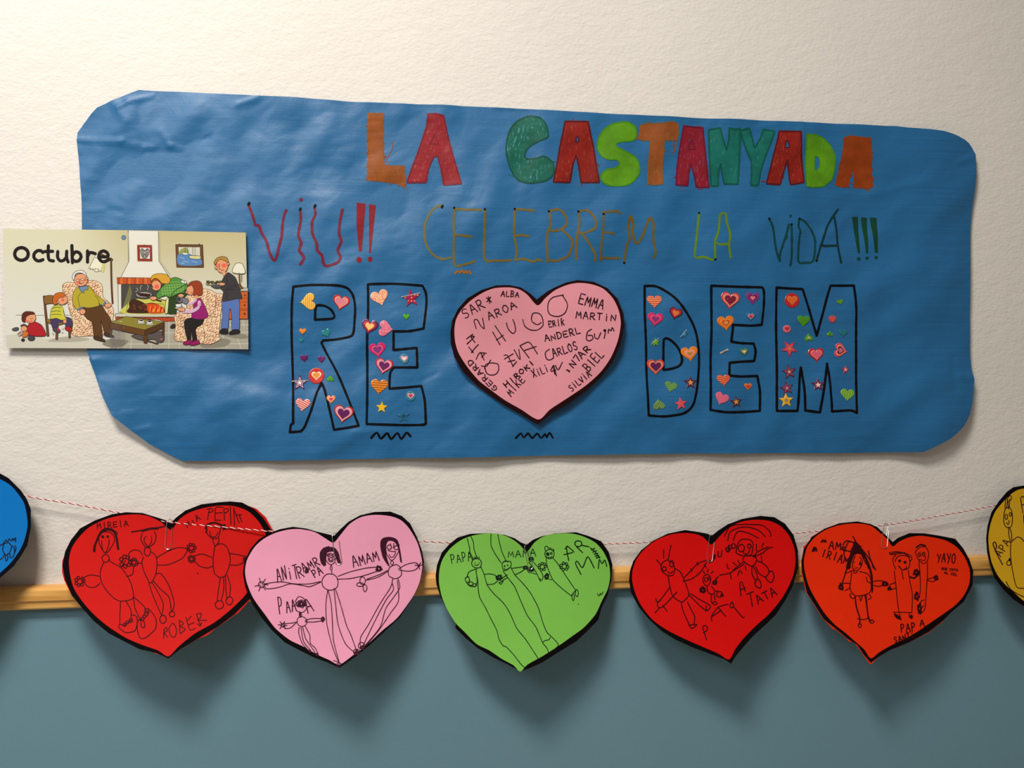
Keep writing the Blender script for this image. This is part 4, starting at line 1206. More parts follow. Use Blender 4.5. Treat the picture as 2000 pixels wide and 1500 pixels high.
fig(s3, T8, 'ink_green', h3, lambda p: (
    p.s('1090,320 1085,285 1105,275 1120,295 1140,290 1150,310 1175,320 1160,300;1115,380 1140,382 1155,370;1100,370 1100,430 1120,500 1160,590 1230,660 1330,740;1165,390 1210,445 1260,520 1320,610 1375,690;1330,740 1375,690;1130,590 1150,590'), p.c((1130, 350, 44), (1350, 752, 11, 34), (1385, 715, 14, 34), (1113, 350, 13), (1145, 343, 9)), p.d((1113, 350, 9), (1401, 819, 5)), p.flower(1268, 465, 40)))
fig(s3, T8, 'ink_green', h3, lambda p: (word(p, 'PAPA', 205, 440, 400, 400, 82)), name='written_word')
fig(s3, T8, 'ink_green', h3, lambda p: (word(p, 'MAMA', 740, 385, 1000, 372, 66)), name='written_word')
fig(s3, T8, 'ink_green', h3, lambda p: p.s('1310,410 1290,275 1360,330;1295,280 1275,300;1265,355 1345,335;1400,222 1370,235 1372,265 1400,280 1430,265 1430,235 1400,222;1385,280 1440,335;1430,265 1500,280;1515,290 1560,330 1600,385;1525,310 1555,295;1537,330 1572,318;1550,350 1585,342;1562,368 1595,362;1570,385 1605,378;1425,540 1375,440 1390,415 1440,475 1490,375 1550,480;1590,485 1600,400 1625,440 1650,405 1670,465', 1.8), name='written_name')
fig(s3, T8, 'ink_green', h3, lambda p: p.s('1580,720 1590,745 1610,735 1605,720 1598,735;1612,718 1622,735 1635,705'), 1.3, name='written_word')

# deep red heart
s4 = hang(1391, 1052, .0215, .00014, .000004, seed=6)
h4 = heart_card(C1, '1020,1435 960,1395 840,1350 680,1290 520,1220 390,1140 270,1030 180,920 110,790 92,680 100,590 130,500 200,400 310,310 440,245 600,212 720,230 800,245 850,264 905,218 990,160 1120,110 1290,82 1420,95 1520,155 1600,260 1640,400 1640,560 1590,720 1520,850 1430,990 1340,1080 1220,1190 1130,1290 1060,1370',
                '1000,1395 900,1340 760,1280 600,1210 440,1130 310,1040 210,920 150,800 120,680 125,580 160,480 230,390 330,310 460,255 590,238 700,250 770,280 845,347 910,280 990,200 1100,140 1230,118 1370,128 1480,180 1560,270 1605,380 1615,500 1590,630 1530,760 1460,870 1360,990 1260,1080 1140,1200 1060,1300',
                s4, 'deep', 'black', 'deep red paper heart with a big-eyed antenna figure and a baby drawn on it', group='hearts on the string')
fig(s4, C1, 'ink_maroon', h4, lambda p: (
    p.s('340,485 380,530;405,390 405,470;470,350 445,485;440,485 490,520 505,580 490,625 450,630 400,600 380,560 395,510 440,485;445,595 465,610 490,590;510,565 560,600 600,690 635,800 600,850 565,870 490,820 460,720 445,630;590,650 650,590 720,520 800,490;580,680 660,660 740,600 800,510;650,565 665,590;710,510 725,530;780,530 795,555;820,500 870,480 880,440;465,730 400,820 345,890 360,920 400,910 525,780;335,840 340,870 375,860;325,970 365,925;395,900 435,955;565,875 580,950 620,1040 655,1110 705,1075 640,1080;620,870 660,950 685,1000 680,1070;630,800 720,890 790,950;650,795 740,850 810,890 830,915 795,950 790,900'),
    p.c((410, 567, 20), (478, 520, 20, 28))), 1.8)
fig(s4, C1, 'ink_maroon', h4, lambda p: (
    p.c((800, 670, 36, 50), (793, 667, 16, 20), (826, 655, 10, 16), (915, 800, 26), (938, 808, 12), (872, 880, 20, 14)), p.scrib(762, 760, 32), p.scrib(872, 690, 26),
    p.s('805,600 815,570;840,610 860,590;780,610 770,590;800,725 810,780 850,800 870,770 840,725;840,800 840,870 870,895;870,800 870,850;870,770 900,770;880,660 905,640')), 1.8)
fig(s4, C1, 'ink_maroon', h4, lambda p: (
    p.s('960,270 1010,180 1110,160 1290,165 1350,200 1385,240 1380,270;990,310 1010,230 1090,190 1180,185 1280,220 1335,275;1040,310 1060,250 1095,220 1180,240 1270,285;1065,420 1075,350 1110,300 1170,295 1215,320 1215,400 1195,440 1120,445 1065,420;1130,400 1140,430 1170,430 1190,390;1135,450 1130,490 1170,525 1210,540 1240,520 1250,470 1220,445 1135,450;1135,500 1060,560 1010,605 920,625;1140,520 1080,560 1010,605;985,525 990,560 1005,565;1040,510 1070,535;1080,490 1095,515;1015,610 1020,660;1080,630 1100,580 1120,610;1150,540 1155,580;1235,455 1260,410 1360,365;1240,450 1310,420 1350,385 1400,368;1250,340 1250,400;1300,370 1315,330;1295,450 1300,500;1210,540 1210,610 1240,670;1220,540 1250,600 1260,650;1235,700 1260,655 1290,690 1290,740 1250,730 1235,700;1245,545 1270,600 1330,640 1365,600 1350,550 1300,510 1250,490;1370,590 1400,590 1412,640 1390,690 1350,670 1335,640'),
    p.c((1112, 375, 28, 34), (1185, 357, 17, 20)), p.scrib(1230, 450, 12)), 1.8)
fig(s4, C1, 'ink_maroon', h4, lambda p: (p.s('905,410 905,455 930,455 940,400;970,385 990,415 1010,400 1000,360;830,515 825,490;860,495 870,440'), p.c((1010, 368, 18), (1042, 357, 18, 22), (985, 390, 14))), 2, 'written_name')
fig(s4, C1, 'ink_maroon', h4, lambda p: p.s('795,1215 760,1100 780,1085 803,1100 795,1130 765,1150;845,1045 840,1000 900,920 990,890;900,920 970,1000;840,1005 930,945;1030,870 1008,900 1020,925 1045,905 1030,870;1040,910 1130,1015 1140,1010'), 1.9, 'written_word')
fig(s4, C1, 'ink_maroon', h4, lambda p: (p.s('1110,815 1100,700 1120,690 1150,770;1105,760 1150,740;1160,800 1225,775;1195,790 1215,910'), word(p, 'ATA', 1272, 890, 1440, 800, 78)), 2, 'written_word')

# orange red heart
s5 = hang(1728, 1030, .0215, .00014, .000006, seed=7)
h5 = heart_card(C2, '705,1425 640,1350 580,1260 500,1210 380,1110 280,1030 200,900 130,790 85,600 80,500 100,390 170,280 290,200 420,150 580,132 700,155 765,185 845,262 906,322 950,285 1060,240 1200,243 1340,265 1490,295 1560,380 1610,470 1650,590 1640,720 1560,870 1450,960 1370,1040 1240,1140 1050,1240 880,1310 780,1370',
                '705,1385 640,1300 560,1230 470,1150 380,1080 290,980 220,870 150,740 110,600 100,490 130,370 200,280 300,210 430,165 580,150 700,170 780,230 850,290 905,362 960,320 1050,280 1160,265 1280,280 1400,310 1500,370 1570,460 1615,580 1610,700 1560,810 1480,900 1370,980 1220,1080 1080,1170 900,1260 780,1330',
                s5, 'orange', 'black', 'orange red paper heart with a long-haired woman and two tube-shaped people drawn',
                rear='715,1440 700,1440 640,1358 572,1262 530,1232 510,1236 485,1203 380,1120 370,1125 280,1035 198,902 150,825 125,790 80,600 78,500 100,390 95,370 120,350 170,290 165,280 290,204 420,155 580,137 700,160 765,190 840,265 908,356 960,305 1060,246 1200,249 1340,270 1490,300 1560,385 1620,480 1652,590 1640,730 1560,873 1450,966 1370,1046 1374,1050 1330,1080 1240,1150 1050,1245 880,1315 780,1376', group='hearts on the string')
fig(s5, C2, 'ink_maroon', h5, lambda p: (
    p.blob('560,310 600,350 650,430 690,520 718,620 722,740 704,768 700,640 670,520 620,440 570,430 540,470 510,560 480,570 490,500 520,420 540,350'),
    p.s('540,270 570,320;560,310 520,440 490,560 460,650 440,720;530,380 500,520 470,610;600,360 680,460 740,570 715,540;680,400 700,480 745,575;460,420 500,320 550,330;450,350 480,310 550,325;470,480 460,410 490,400 520,410;640,430 680,560;720,740 715,780;620,440 660,520', 1.8),
    p.s('560,450 540,500 540,560 570,585 610,550 625,490 600,455;550,580 545,600 570,605 580,590;560,560 580,555;610,490 600,520;530,600 520,680 515,750 560,810 640,805 700,770 700,660 670,610 600,590;515,820 540,840 560,820;520,820 510,800 530,795;600,820 610,860 625,815;690,800 705,830 680,845;450,700 510,700 510,740 470,765;470,610 540,580;725,680 780,672 830,680;725,715 770,725 810,715;660,640 670,680 700,695;580,1020 640,1028 690,1010;560,820 580,960;660,810 670,930'),
    p.s('560,820 570,910 600,1010 600,1070;650,810 665,900 680,1020 700,1040', 2.6), p.d((605, 520, 12), (552, 505, 6)), p.c((600, 1082, 14, 20), (708, 1045, 20, 15)), p.scrib(435, 735, 26, 44), p.scrib(830, 702, 34, 24), p.scrib(500, 540, 20, 34), p.scrib(590, 380, 26, 46)), 1.5)
fig(s5, C2, 'ink_maroon', h5, lambda p: (
    p.s('870,420 930,408 1000,418 1060,440 1080,470 1060,500;880,430 960,415 1020,430 1060,460;870,420 885,435 940,430 1010,415;930,440 905,470 910,520 930,570;925,500 940,460 990,440 1050,460 1060,520 1045,560 990,575 955,540;960,540 990,575 1025,560 1030,540;915,585 930,700 945,850 960,965;1045,575 1065,700 1085,800 1080,960;910,960 1080,965;985,585 1000,660;930,690 880,710 860,760 935,740;960,965 970,1000;1060,965 1050,1000 1080,1010'),
    p.blob('915,968 975,1005 978,1035 925,1008'), p.d((965, 492, 14), (1015, 505, 14), (1072, 1003, 16, 20)), p.scrib(872, 745, 22, 18), p.scrib(1120, 600, 34, 34, 14), p.s('1065,640 1100,650 1140,620', 3)), 1.5)
fig(s5, C2, 'ink_maroon', h5, lambda p: (
    p.s('1120,370 1160,345 1205,355', 3), p.s('1110,410 1160,365 1210,370 1235,420 1225,490 1190,520 1140,480 1110,410;1150,480 1200,490 1205,450;1145,500 1155,600 1160,750 1150,830;1225,510 1225,620 1215,780 1200,930 1160,980;1225,660 1270,650 1310,625;1225,670 1280,685 1320,650;1160,980 1130,900;1195,850 1160,870 1165,930 1190,900'),
    p.c((1148, 437, 13, 18), (1188, 432, 13, 17)), p.scrib(1125, 820, 24, 50), p.scrib(1152, 930, 22, 60), p.scrib(1305, 650, 24, 28), p.d((1148, 437, 5), (1188, 432, 5))), 1.5)
fig(s5, C2, 'ink_maroon', h5, lambda p: (p.s('258,325 270,300 280,325 290,300 298,325', 2.4), word(p, 'AM', 322, 385, 430, 395, 80), p.c((455, 380, 16)), p.s('450,370 460,400')), 2, 'written_word')
fig(s5, C2, 'ink_maroon', h5, lambda p: (p.s('175,410 190,370 195,410 205,370 215,405;182,405 210,385', 2.4), word(p, 'IRIAM', 252, 452, 488, 528, 68)), 1.9, 'written_name')
fig(s5, C2, 'ink_maroon', h5, lambda p: word(p, 'YAYO', 1312, 505, 1480, 520, 82), 1.9, 'written_name')
fig(s5, C2, 'ink_maroon', h5, lambda p: (word(p, 'QUE ESTA', 1355, 575, 1505, 590, 20, jit=.03), word(p, 'AL CEL', 1380, 610, 1497, 632, 20, jit=.03)), 1.3, 'written_words', 'small handwritten line')
fig(s5, C2, 'ink_maroon', h5, lambda p: (word(p, 'PAP', 978, 1142, 1112, 1130, 72), word(p, 'A', 1155, 1090, 1195, 1086, 62)), 2, 'written_word')
fig(s5, C2, 'ink_maroon', h5, lambda p: word(p, 'SANTi', 922, 1245, 1105, 1196, 54), 2, 'written_name')

# mustard heart at the right edge of the frame
s6 = hang(2072, 985, .0215, .00014, .0, seed=8)
h6 = heart_card(C3, '536,98 430,115 360,165 280,260 200,380 160,520 147,650 160,800 190,920 240,1070 330,1190 430,1290 536,1362 680,1450 820,1560 920,1680 1030,1560 1200,1450 1400,1320 1560,1150 1660,950 1700,740 1690,520 1620,320 1500,180 1350,110 1180,120 1030,200 930,330 860,210 760,130 640,95',
                '536,130 470,145 400,190 320,270 240,370 190,500 168,640 180,780 210,910 270,1040 350,1140 440,1220 536,1305 690,1400 830,1500 920,1620 1020,1510 1190,1400 1380,1280 1530,1110 1620,930 1660,740 1650,530 1590,350 1480,220 1340,150 1190,160 1050,240 930,390 840,250 750,170 640,130',
                s6, 'yellow', 'black', 'mustard yellow paper heart with a black border, cut off by the right edge', group='hearts on the string')
fig(s6, C3, 'ink_brown', h6, lambda p: (
    p.s('325,390 320,460 335,520 370,540 400,520 410,450 405,370 380,325 340,340 325,390;352,485 360,505 375,490 375,462;345,230 335,330 350,330 362,240 345,230;362,235 372,345;365,225 390,200 405,230 380,262 365,260;385,240 378,330;370,530 375,620 395,700;385,545 400,600 405,690;395,690 395,800 405,900 440,1080 470,1165 536,1175 620,1160;405,680 460,635 500,650 536,690 575,740;355,1105 390,1170 440,1215 536,1265 620,1290'),
    p.c((347, 424, 14, 27), (388, 399, 11, 20), (380, 910, 22, 26)), p.d((390, 872, 14))), 1.5)
fig(s6, C3, 'ink_brown', h6, lambda p: (p.s('318,928 270,840 228,750 215,705 235,690 250,730 240,790', 1.8), word(p, 'APA', 300, 848, 392, 690, 74)), 1.6, 'written_word')
fig(s6, C3, 'ink_brown', h6, lambda p: p.s('518,385 500,260 500,225 520,210 538,235 540,290 512,300'), 1.6, 'written_word')
fig(s6, C3, 'ink_brown', h6, lambda p: p.blob('522,410 560,380 700,400 740,520 700,560 640,440 560,430 545,560 530,530'), 1.6, 'drawn_hair')

# -- string: two twisted strands
def string_depth(x): return .0158


cen = smooth(STR, False, 2.0)
cen = [ray_at(x, y, string_depth(x)) for x, y in cen]
t = empty('bakers_twine', cen[0])
tag(t, 'thin red and white twisted twine strung across the wall holding the hearts', 'string')
RW = .0007
M['twine_red'] = plain('twine_red', (170, 24, 44), .8, .1)
M['twine_white'] = plain('twine_white', (232, 222, 212), .8, .1)
for k, (nme, mt) in enumerate((('red_strand', 'twine_red'), ('white_strand', 'twine_white'))):
    mm = Mesh()
    arc = 0
    ring = []
    for i, p in enumerate(cen):
        if i: arc += (p - cen[i - 1]).length
        ph = 2 * math.pi * arc / .0125 + k * math.pi
        q = p + Vector((0, math.cos(ph), math.sin(ph))) * RW * .8
        ring.append([q + Vector((0, math.cos(a), math.sin(a))) * RW for a in [2 * math.pi * j / 6 for j in range(6)]])
    vs_ = [v for r in ring for v in r]
    fs = [(i * 6 + j, i * 6 + (j + 1) % 6, i * 6 + 6 + (j + 1) % 6, i * 6 + 6 + j) for i in range(len(ring) - 1) for j in range(6)]
    mm.add(vs_, fs)
    mm.build(nme, M[mt], t, smooth_=True)


# -- paper clips
def tube(m, pts, r, n=7):
    pts = [Vector(p) for p in pts]
    rings = []
    nrm = Vector((0, 1, 0))
    for i, p in enumerate(pts):
        d = (pts[min(i + 1, len(pts) - 1)] - pts[max(i - 1, 0)]).normalized()
        a = d.cross(nrm)
        if a.length < 1e-4: a = d.cross(Vector((1, 0, 0)))
        a.normalize()
        b_ = a.cross(d)
        rings.append([p + (a * math.cos(2 * math.pi * j / n) + b_ * math.sin(2 * math.pi * j / n)) * r for j in range(n)])
    vs_ = [v for q in rings for v in q]
    fs = [(i * n + j, i * n + (j + 1) % n, i * n + n + (j + 1) % n, i * n + n + j) for i in range(len(rings) - 1) for j in range(n)]
    fs += [tuple(range(n)), tuple(range(len(vs_) - n, len(vs_)))]
    m.add(vs_, fs)


def clip(surf, top, bot, w, label):
    L = math.dist(top, bot)
    dx, dy = (bot[0] - top[0]) / L, (bot[1] - top[1]) / L
    nx, ny = dy, -dx

    def P(a, b_, lift):           # a along 0..1, b across -1..1
        x = top[0] + dx * a * L + nx * b_ * w / 2
        y = top[1] + dy * a * L + ny * b_ * w / 2
        return (x, y, lift)
    fr, bk = .0019, -.0016
    k = w / 2 / L
    path = [P(.26, .98, fr), P(.6, 1, fr), P(1 - k, 1, fr)] + [P(1 - k + k * math.sin(a), math.cos(a), fr) for a in (.5, 1.05, 1.57, 2.1, 2.64)] + [P(1 - k, -1, fr), P(.6, -1, fr), P(.25, -.95, fr), P(k, -.9, fr * .7)] + \
           [P(k - k * math.sin(a), -.9 * math.cos(a), fr * .6 + (bk - fr * .6) * a / 3.14) for a in (.6, 1.2, 1.57, 2.0, 2.6)] + [P(k, .9, bk), P(.4, .8, bk), P(.76, .7, bk)] + \
           [P(.76 + .06 * math.sin(a), .7 * math.cos(a), bk) for a in (.8, 1.57, 2.3)] + [P(.76, -.7, bk), P(.35, -.65, bk)]
    pts = [surf(*q) for q in path]
    # round the wire
    fine = []
    n = len(pts)
    for i in range(n - 1):
        p0, p1, p2, p3 = pts[max(i - 1, 0)], pts[i], pts[i + 1], pts[min(i + 2, n - 1)]
        for j in range(5):
            t = j / 5
            fine.append(.5 * ((2 * p1) + (p2 - p0) * t + (2 * p0 - 5 * p1 + 4 * p2 - p3) * t * t + (3 * p1 - p0 - 3 * p2 + p3) * t ** 3))
    fine.append(pts[-1])
    mm = Mesh()
    tube(mm, fine, .00062)
    o = mm.build('paper_clip', M['steel'], loc=pts[0], smooth_=True)
    tag(o, label, 'paper clip', 'paper clips on the string')


clip(s1, (331, 1015), (328, 1073), 11.5, 'steel paper clip holding the red heart with three people')
clip(s2, (654, 1041), (662, 1102), 13, 'steel paper clip holding the light pink heart')
clip(s3, (1028, 1064), (1037, 1112), 9, 'steel paper clip holding the green heart')
clip(s4, (1391, 1045), (1386, 1097), 11, 'steel paper clip holding the deep red heart')
clip(s5, (1731, 1022), (1725, 1070), 11, 'steel paper clip holding the orange red heart')
clip(s0, (-120, 915), (-120, 972), 11, 'steel paper clip holding the blue heart')
clip(s6, (2073, 955), (2073, 1010), 11, 'steel paper clip holding the mustard heart')

# ------------------------------------------------------------------ the laminated calendar card
CT = T(0, 430, 4)
SC = Surf(lambda x, y: .0092 + .0020 * max(0, (x - 400) / 90) + .0012 * math.sin((x + 40) / 95) * .8, None)
card = empty('calendar_card', SC(245, 565))
tag(card, 'laminated calendar card reading Octubre with a fireside family picture, overlapping the banner', 'card')
m = Mesh()
CARD = '22,70 640,74 1240,82 1920,97 1930,550 1940,1008 1000,1003 50,998 35,520'


def bgcol(x, y):
    u, v = (x - 0) / 490, (y - 447) / 235
    top = (214, 210, 180)
    if u > .55: top = (194, 182, 134)
    elif u > .3: top = tuple(214 + (194 - 214) * (u - .3) / .25 if i == 0 else (210 + (182 - 210) * (u - .3) / .25 if i == 1 else 180 + (134 - 180) * (u - .3) / .25) for i in range(3))
    low = (220, 218, 208)
    k = min(1, max(0, v * 1.5))
    return tuple(top[i] + (low[i] - top[i]) * k for i in range(3))


patch(m, [CT(CARD)[0]], SC, .0, 8, col=bgcol, thick=.0004)
m.build('printed_sheet', M['print'], card)


class Art:
    """printed shapes, each a hair above the last"""
    L = .00004

    def __init__(self): self.m = Mesh()

    def nx(self):
        Art.L += 1.3e-6
        return Art.L

    def p(self, txt, col, out=None, sm=True, ow=.9, step=10):
        for st in CT(txt):
            q = smooth(st, True, 2.5) if sm else st
            patch(self.m, [q], SC, self.nx(), step, col=col, edge=3)
            if out: ribbon(self.m, q, ow, SC, self.nx(), out, sm=False, closed=True)
        return self

    def e(self, cx, cy, rx, ry, col, out=None):
        P = [(CT.o[0] + x / 4, CT.o[1] + y / 4) for x, y in ell(cx, cy, rx, ry, 16)[:-1]]
        m_ = self.m
        m_.add([SC(x, y, Art.L + 1.3e-6) for x, y in P], [tuple(range(len(P)))], lin(col))
        self.nx()
        if out: ribbon(m_, P, .8, SC, self.nx(), out, sm=False, closed=True)
        return self

    def s(self, txt, w, col, sm=True):
        for st in CT(txt): ribbon(self.m, st, w, SC, self.nx(), col, sm=sm)
        return self

    def done(self, name, label=None):
        o = self.m.build(name, M['print'], card)
        if label: o['label'] = label
        self.m = Mesh()
        return o


BK = (34, 24, 20)
SK = (226, 158, 116)
a = Art()
# floor
a.p('880,800 1365,790 1700,770 1940,772 1940,1006 860,1002', (172, 166, 150), sm=False)
a.p('130,890 360,930 560,900 850,940 860,1002 52,996 45,900', (208, 203, 188), sm=False)
for x0, y0, x1, y1 in ((860, 968, 1940, 965), (1290, 880, 1380, 878), (1720, 880, 1940, 876), (1720, 820, 1940, 818), (960, 930, 925, 1003), (1030, 930, 1020, 1003), (1180, 950, 1180, 1003), (1320, 800, 1318, 1004), (1400, 960, 1400, 1004), (1500, 980, 1505, 1004), (1740, 900, 1775, 1005), (1840, 880, 1885, 1005), (1790, 780, 1800, 830), (1895, 780, 1905, 830)):
    a.s('%d,%d %d,%d' % (x0, y0, x1, y1), 1.1, (206, 202, 188), sm=False)
a.p('800,970 850,930 1000,940 960,985 870,995', (138, 132, 118)).p('1560,960 1700,920 1800,940 1760,985 1600,1000', (138, 132, 118)).p('1720,890 1900,890 1938,920 1850,925', (140, 134, 120)).p('380,950 440,920 560,910 700,930 600,950', (178, 172, 156))
a.s('125,742 200,742 350,744;500,742 560,742', .8, (80, 74, 62)).s('1000,82 1003,320', .8, (120, 116, 90))
a.done('printed_floor')
# chimney and fireplace
a.p('1003,82 1237,87 1240,320 1322,445 945,446 1008,322', (228, 224, 212), sm=False)
a.s('1003,82 1008,322 945,446;1237,87 1241,320 1322,445', .9, (70, 64, 52), sm=False)
a.s('1000,100 1002,330;1246,100 1252,320 1330,430', 1.6, (176, 170, 130), sm=False)
a.p('905,738 940,728 1360,728 1370,737 1355,755 920,755', (206, 202, 180), BK)
a.p('900,758 1365,760 1362,790 1290,793 1230,775 905,778', (186, 72, 36), BK, sm=False)
for x in range(930, 1360, 34): a.s('%d,760 %d,786' % (x, x - 2), .7, (120, 40, 20), sm=False)
a.p('922,500 1330,505 1330,730 925,728', (222, 218, 204), BK, sm=False)
a.p('948,500 1322,505 1320,730 950,728', (74, 70, 66), BK, sm=False)
a.p('955,700 980,620 1010,520 1012,500 1030,560 1040,640 1320,590 1320,728 950,726', (118, 114, 74))
a.p('990,660 1040,620 1200,610 1320,640 1318,728 955,726', (204, 200, 92))
a.p('1010,640 1050,618 1110,640 1150,670 1185,722 1000,722 1012,680', (66, 36, 20), BK)
for i in range(12): a.e(1040 + random.random() * 120, 660 + random.random() * 55, 16, 11, (88 + i * 3, 54, 30), BK)
a.p('1150,655 1210,650 1280,690 1278,722 1165,724', (214, 74, 26), (130, 60, 20))
for i in range(9): a.s('%d,%d %d,%d' % (1170 + i * 12, 715, 1176 + i * 12, 672 + (i % 3) * 12), 1.6, [(240, 150, 40), (190, 40, 20), (246, 190, 70)][i % 3])
a.s('1000,650 985,722;1140,650 1280,655 1285,722', .8, BK, sm=False)
a.p('914,448 1328,455 1330,505 918,498', (202, 92, 42), BK, sm=False)
for i, x in enumerate(range(918, 1320, 21)): a.p('%d,%d %d,%d %d,%d %d,%d' % (x + 3, 452, x + 17, 453, x + 17, 500, x + 3, 499), [(178, 64, 30), (214, 112, 52), (196, 80, 36)][i % 3], sm=False)
a.s('1060,560 1080,545 1065,530;1100,545 1095,525 1110,510;1150,545 1160,520 1150,505', 1, (180, 178, 166))
a.e(1125, 588, 72, 30, (70, 66, 64), BK).e(1125, 582, 62, 22, (150, 146, 140))
for i in range(12): a.e(1085 + (i * 37) % 84, 576 + (i * 13) % 18, 11, 7, (70, 22, 26), BK)
a.s('1190,612 1258,634', 3.2, BK)
a.done('printed_fireplace')
# pictures on the wall
a.p('1068,190 1190,192 1194,326 1070,324', (196, 190, 160), sm=False).p('1075,196 1185,198 1188,320 1078,318', (168, 42, 32), BK, sm=False).p('1091,212 1172,214 1173,304 1093,302', (226, 222, 212), BK, sm=False)
a.p('1097,235 1112,220 1132,238 1152,220 1167,238 1160,270 1145,296 1115,296 1103,270', (150, 148, 140), BK).s('1100,230 1130,240 1160,225;1110,250 1130,270 1155,250;1115,290 1132,265 1150,290;1105,265 1125,285;1160,262 1140,285', .9, (50, 48, 46)).e(1128, 195, 4, 4, BK)
a.done('printed_picture', 'red framed small picture')
a.p('1372,190 1584,192 1592,370 1380,368', (104, 72, 38), BK, sm=False).p('1393,208 1564,210 1568,352 1398,350', (206, 206, 188), BK, sm=False)
a.p('1396,262 1480,262 1520,290 1567,300 1568,350 1398,349', (92, 134, 186)).p('1396,250 1420,225 1455,215 1478,250 1450,262 1396,262', (150, 156, 84)).p('1425,252 1470,258 1460,272 1430,268', (230, 228, 200), BK).p('1480,278 1567,282 1560,304 1490,300', (214, 208, 150), BK)
a.s('1448,212 1448,255;1466,212 1466,258;1505,212 1508,280;1524,212 1524,284', .8, (60, 56, 50), sm=False).s('1410,290 1440,300;1430,320 1470,325;1500,320 1540,330;1410,335 1440,338', 1, (170, 194, 220)).e(1404, 188, 5, 4, BK).e(1556, 188, 5, 4, BK)
a.done('printed_picture', 'brown framed harbour picture')
a.e(967, 135, 17, 17, (104, 134, 160), (70, 84, 96))
a.done('punch_hole')
# floor lamp
a.s('868,300 872,500 880,650', 3.8, (92, 54, 26)).s('790,262 830,285 870,302', 2.6, (112, 70, 36)).p('740,288 822,330 812,404 693,378', (232, 228, 206), BK, sm=False).e(755, 392, 18, 12, (232, 226, 196), BK).s('705,368 707,378;725,372 727,384;745,375 747,388;768,378 770,390;790,380 790,394', .7, BK).p('800,340 822,332 814,404 790,400', (206, 200, 130)).p('862,296 885,310 868,318', (112, 70, 36), BK)
a.done('printed_floor_lamp')
# title
T_ = (30, 20, 20)
a.s(' '.join('%.0f,%.0f' % q for q in ell(168, 264, 53, 50, 18)), 6.6, T_)
a.s('335,252 318,238 290,240 268,262 265,290 285,314 310,318 336,308', 6.4, T_).s('378,200 377,280 386,312 418,318;350,245 412,243', 6.2, T_).s('452,245 450,290 470,318 500,312 522,285;522,242 520,290 533,326', 6.2, T_)
a.s('562,198 566,332;566,275 590,248 620,255 634,285 618,315 590,322 568,308', 6.4, T_).s('684,240 684,328;686,280 705,252 745,262', 6.2, T_).s('776,285 844,284 838,255 810,240 782,252 772,285 785,315 812,326 850,308', 6.4, T_)
a.done('printed_title', 'black printed word Octubre')


# armchairs
def fabric(poly, n, seed):
    st = CT(poly)[0]
    sp = smooth(st, True, 2.5)
    a.p(poly, (236, 208, 172), (110, 60, 40))
    rnd = random.Random(seed)
    xs = [p[0] for p in sp]; ys = [p[1] for p in sp]
    done_ = []
    tries = 0
    while len(done_) < n and tries < 5000:
        tries += 1
        q = (rnd.uniform(min(xs), max(xs)), rnd.uniform(min(ys), max(ys)))
        if any(math.dist(q, d_) < 5.6 for d_ in done_): continue
        ring = ell(q[0], q[1], 2.7, 2.5, 8)
        if not inside_mask(np.array(ring), [sp]).all(): continue
        done_.append(q)
        ring = [(x + rnd.uniform(-.5, .5), y + rnd.uniform(-.5, .5)) for x, y in ring[:-2]]
        ribbon(a.m, ring, 1.15, SC, a.nx(), (166, 86, 52))


fabric('490,510 530,485 600,492 640,480 720,470 775,486 800,520 806,600 850,640 884,690 885,760 860,850 800,900 700,905 600,910 553,880 566,840 570,780 540,700 530,640 498,590', 150, 3)
a.done('printed_armchair', 'patterned armchair of the grandfather')
fabric('1462,600 1500,560 1570,535 1640,545 1690,572 1745,580 1756,620 1730,700 1712,900 1722,930 1640,970 1560,962 1480,950 1365,935 1372,830 1365,745 1420,712 1456,690', 170, 5)
a.s('1600,740 1700,760;1580,790 1600,900 1590,960;1690,580 1680,700;1370,820 1440,840', .9, (110, 60, 40))
a.done('printed_armchair', 'patterned armchair of the seated woman')
# wooden chair and boy
a.p('338,592 352,590 385,905 368,908', (112, 74, 34), BK, sm=False).p('350,596 410,588 425,610 420,650 395,650 350,655', (138, 94, 44), BK).p('362,775 560,770 562,792 440,826 370,800', (142, 102, 46), BK, sm=False).p('438,824 456,820 452,932 436,932', (112, 74, 34), BK, sm=False).p('534,800 548,798 552,920 538,920', (112, 74, 34), BK, sm=False)
a.done('printed_chair', 'brown wooden chair')
a.p('400,760 470,750 550,765 566,800 562,838 520,842 505,805 460,800 450,845 412,842', (70, 60, 96), BK)
a.p('395,770 402,700 425,670 460,662 490,680 500,720 510,772 485,782 440,766', (206, 196, 62), BK).s('412,690 450,680 492,695;405,715 450,708 498,720;402,740 450,735 502,745', 1.4, (70, 110, 60)).s('485,690 490,740 512,780', 5, (206, 196, 62)).e(508, 792, 15, 15, SK, BK)
a.e(488, 622, 42, 40, SK, BK).p('412,640 416,600 440,572 490,565 512,585 500,602 465,608 448,630 450,655 425,660', (196, 100, 34), BK).e(492, 624, 13, 12, (232, 104, 80)).e(455, 640, 8, 10, SK, BK).s('500,650 512,655 524,645', .9, BK)
a.p('415,845 445,838 472,860 465,880 440,875 418,865', (80, 70, 80), BK).p('445,838 466,850 462,872', (190, 40, 40)).p('508,840 535,830 562,845 566,865 540,868 515,858', (180, 34, 40), BK).s('410,880 420,890 415,900;485,885 495,875;490,845 492,855 500,850', .7, BK)
a.done('printed_boy', 'boy in striped jumper')
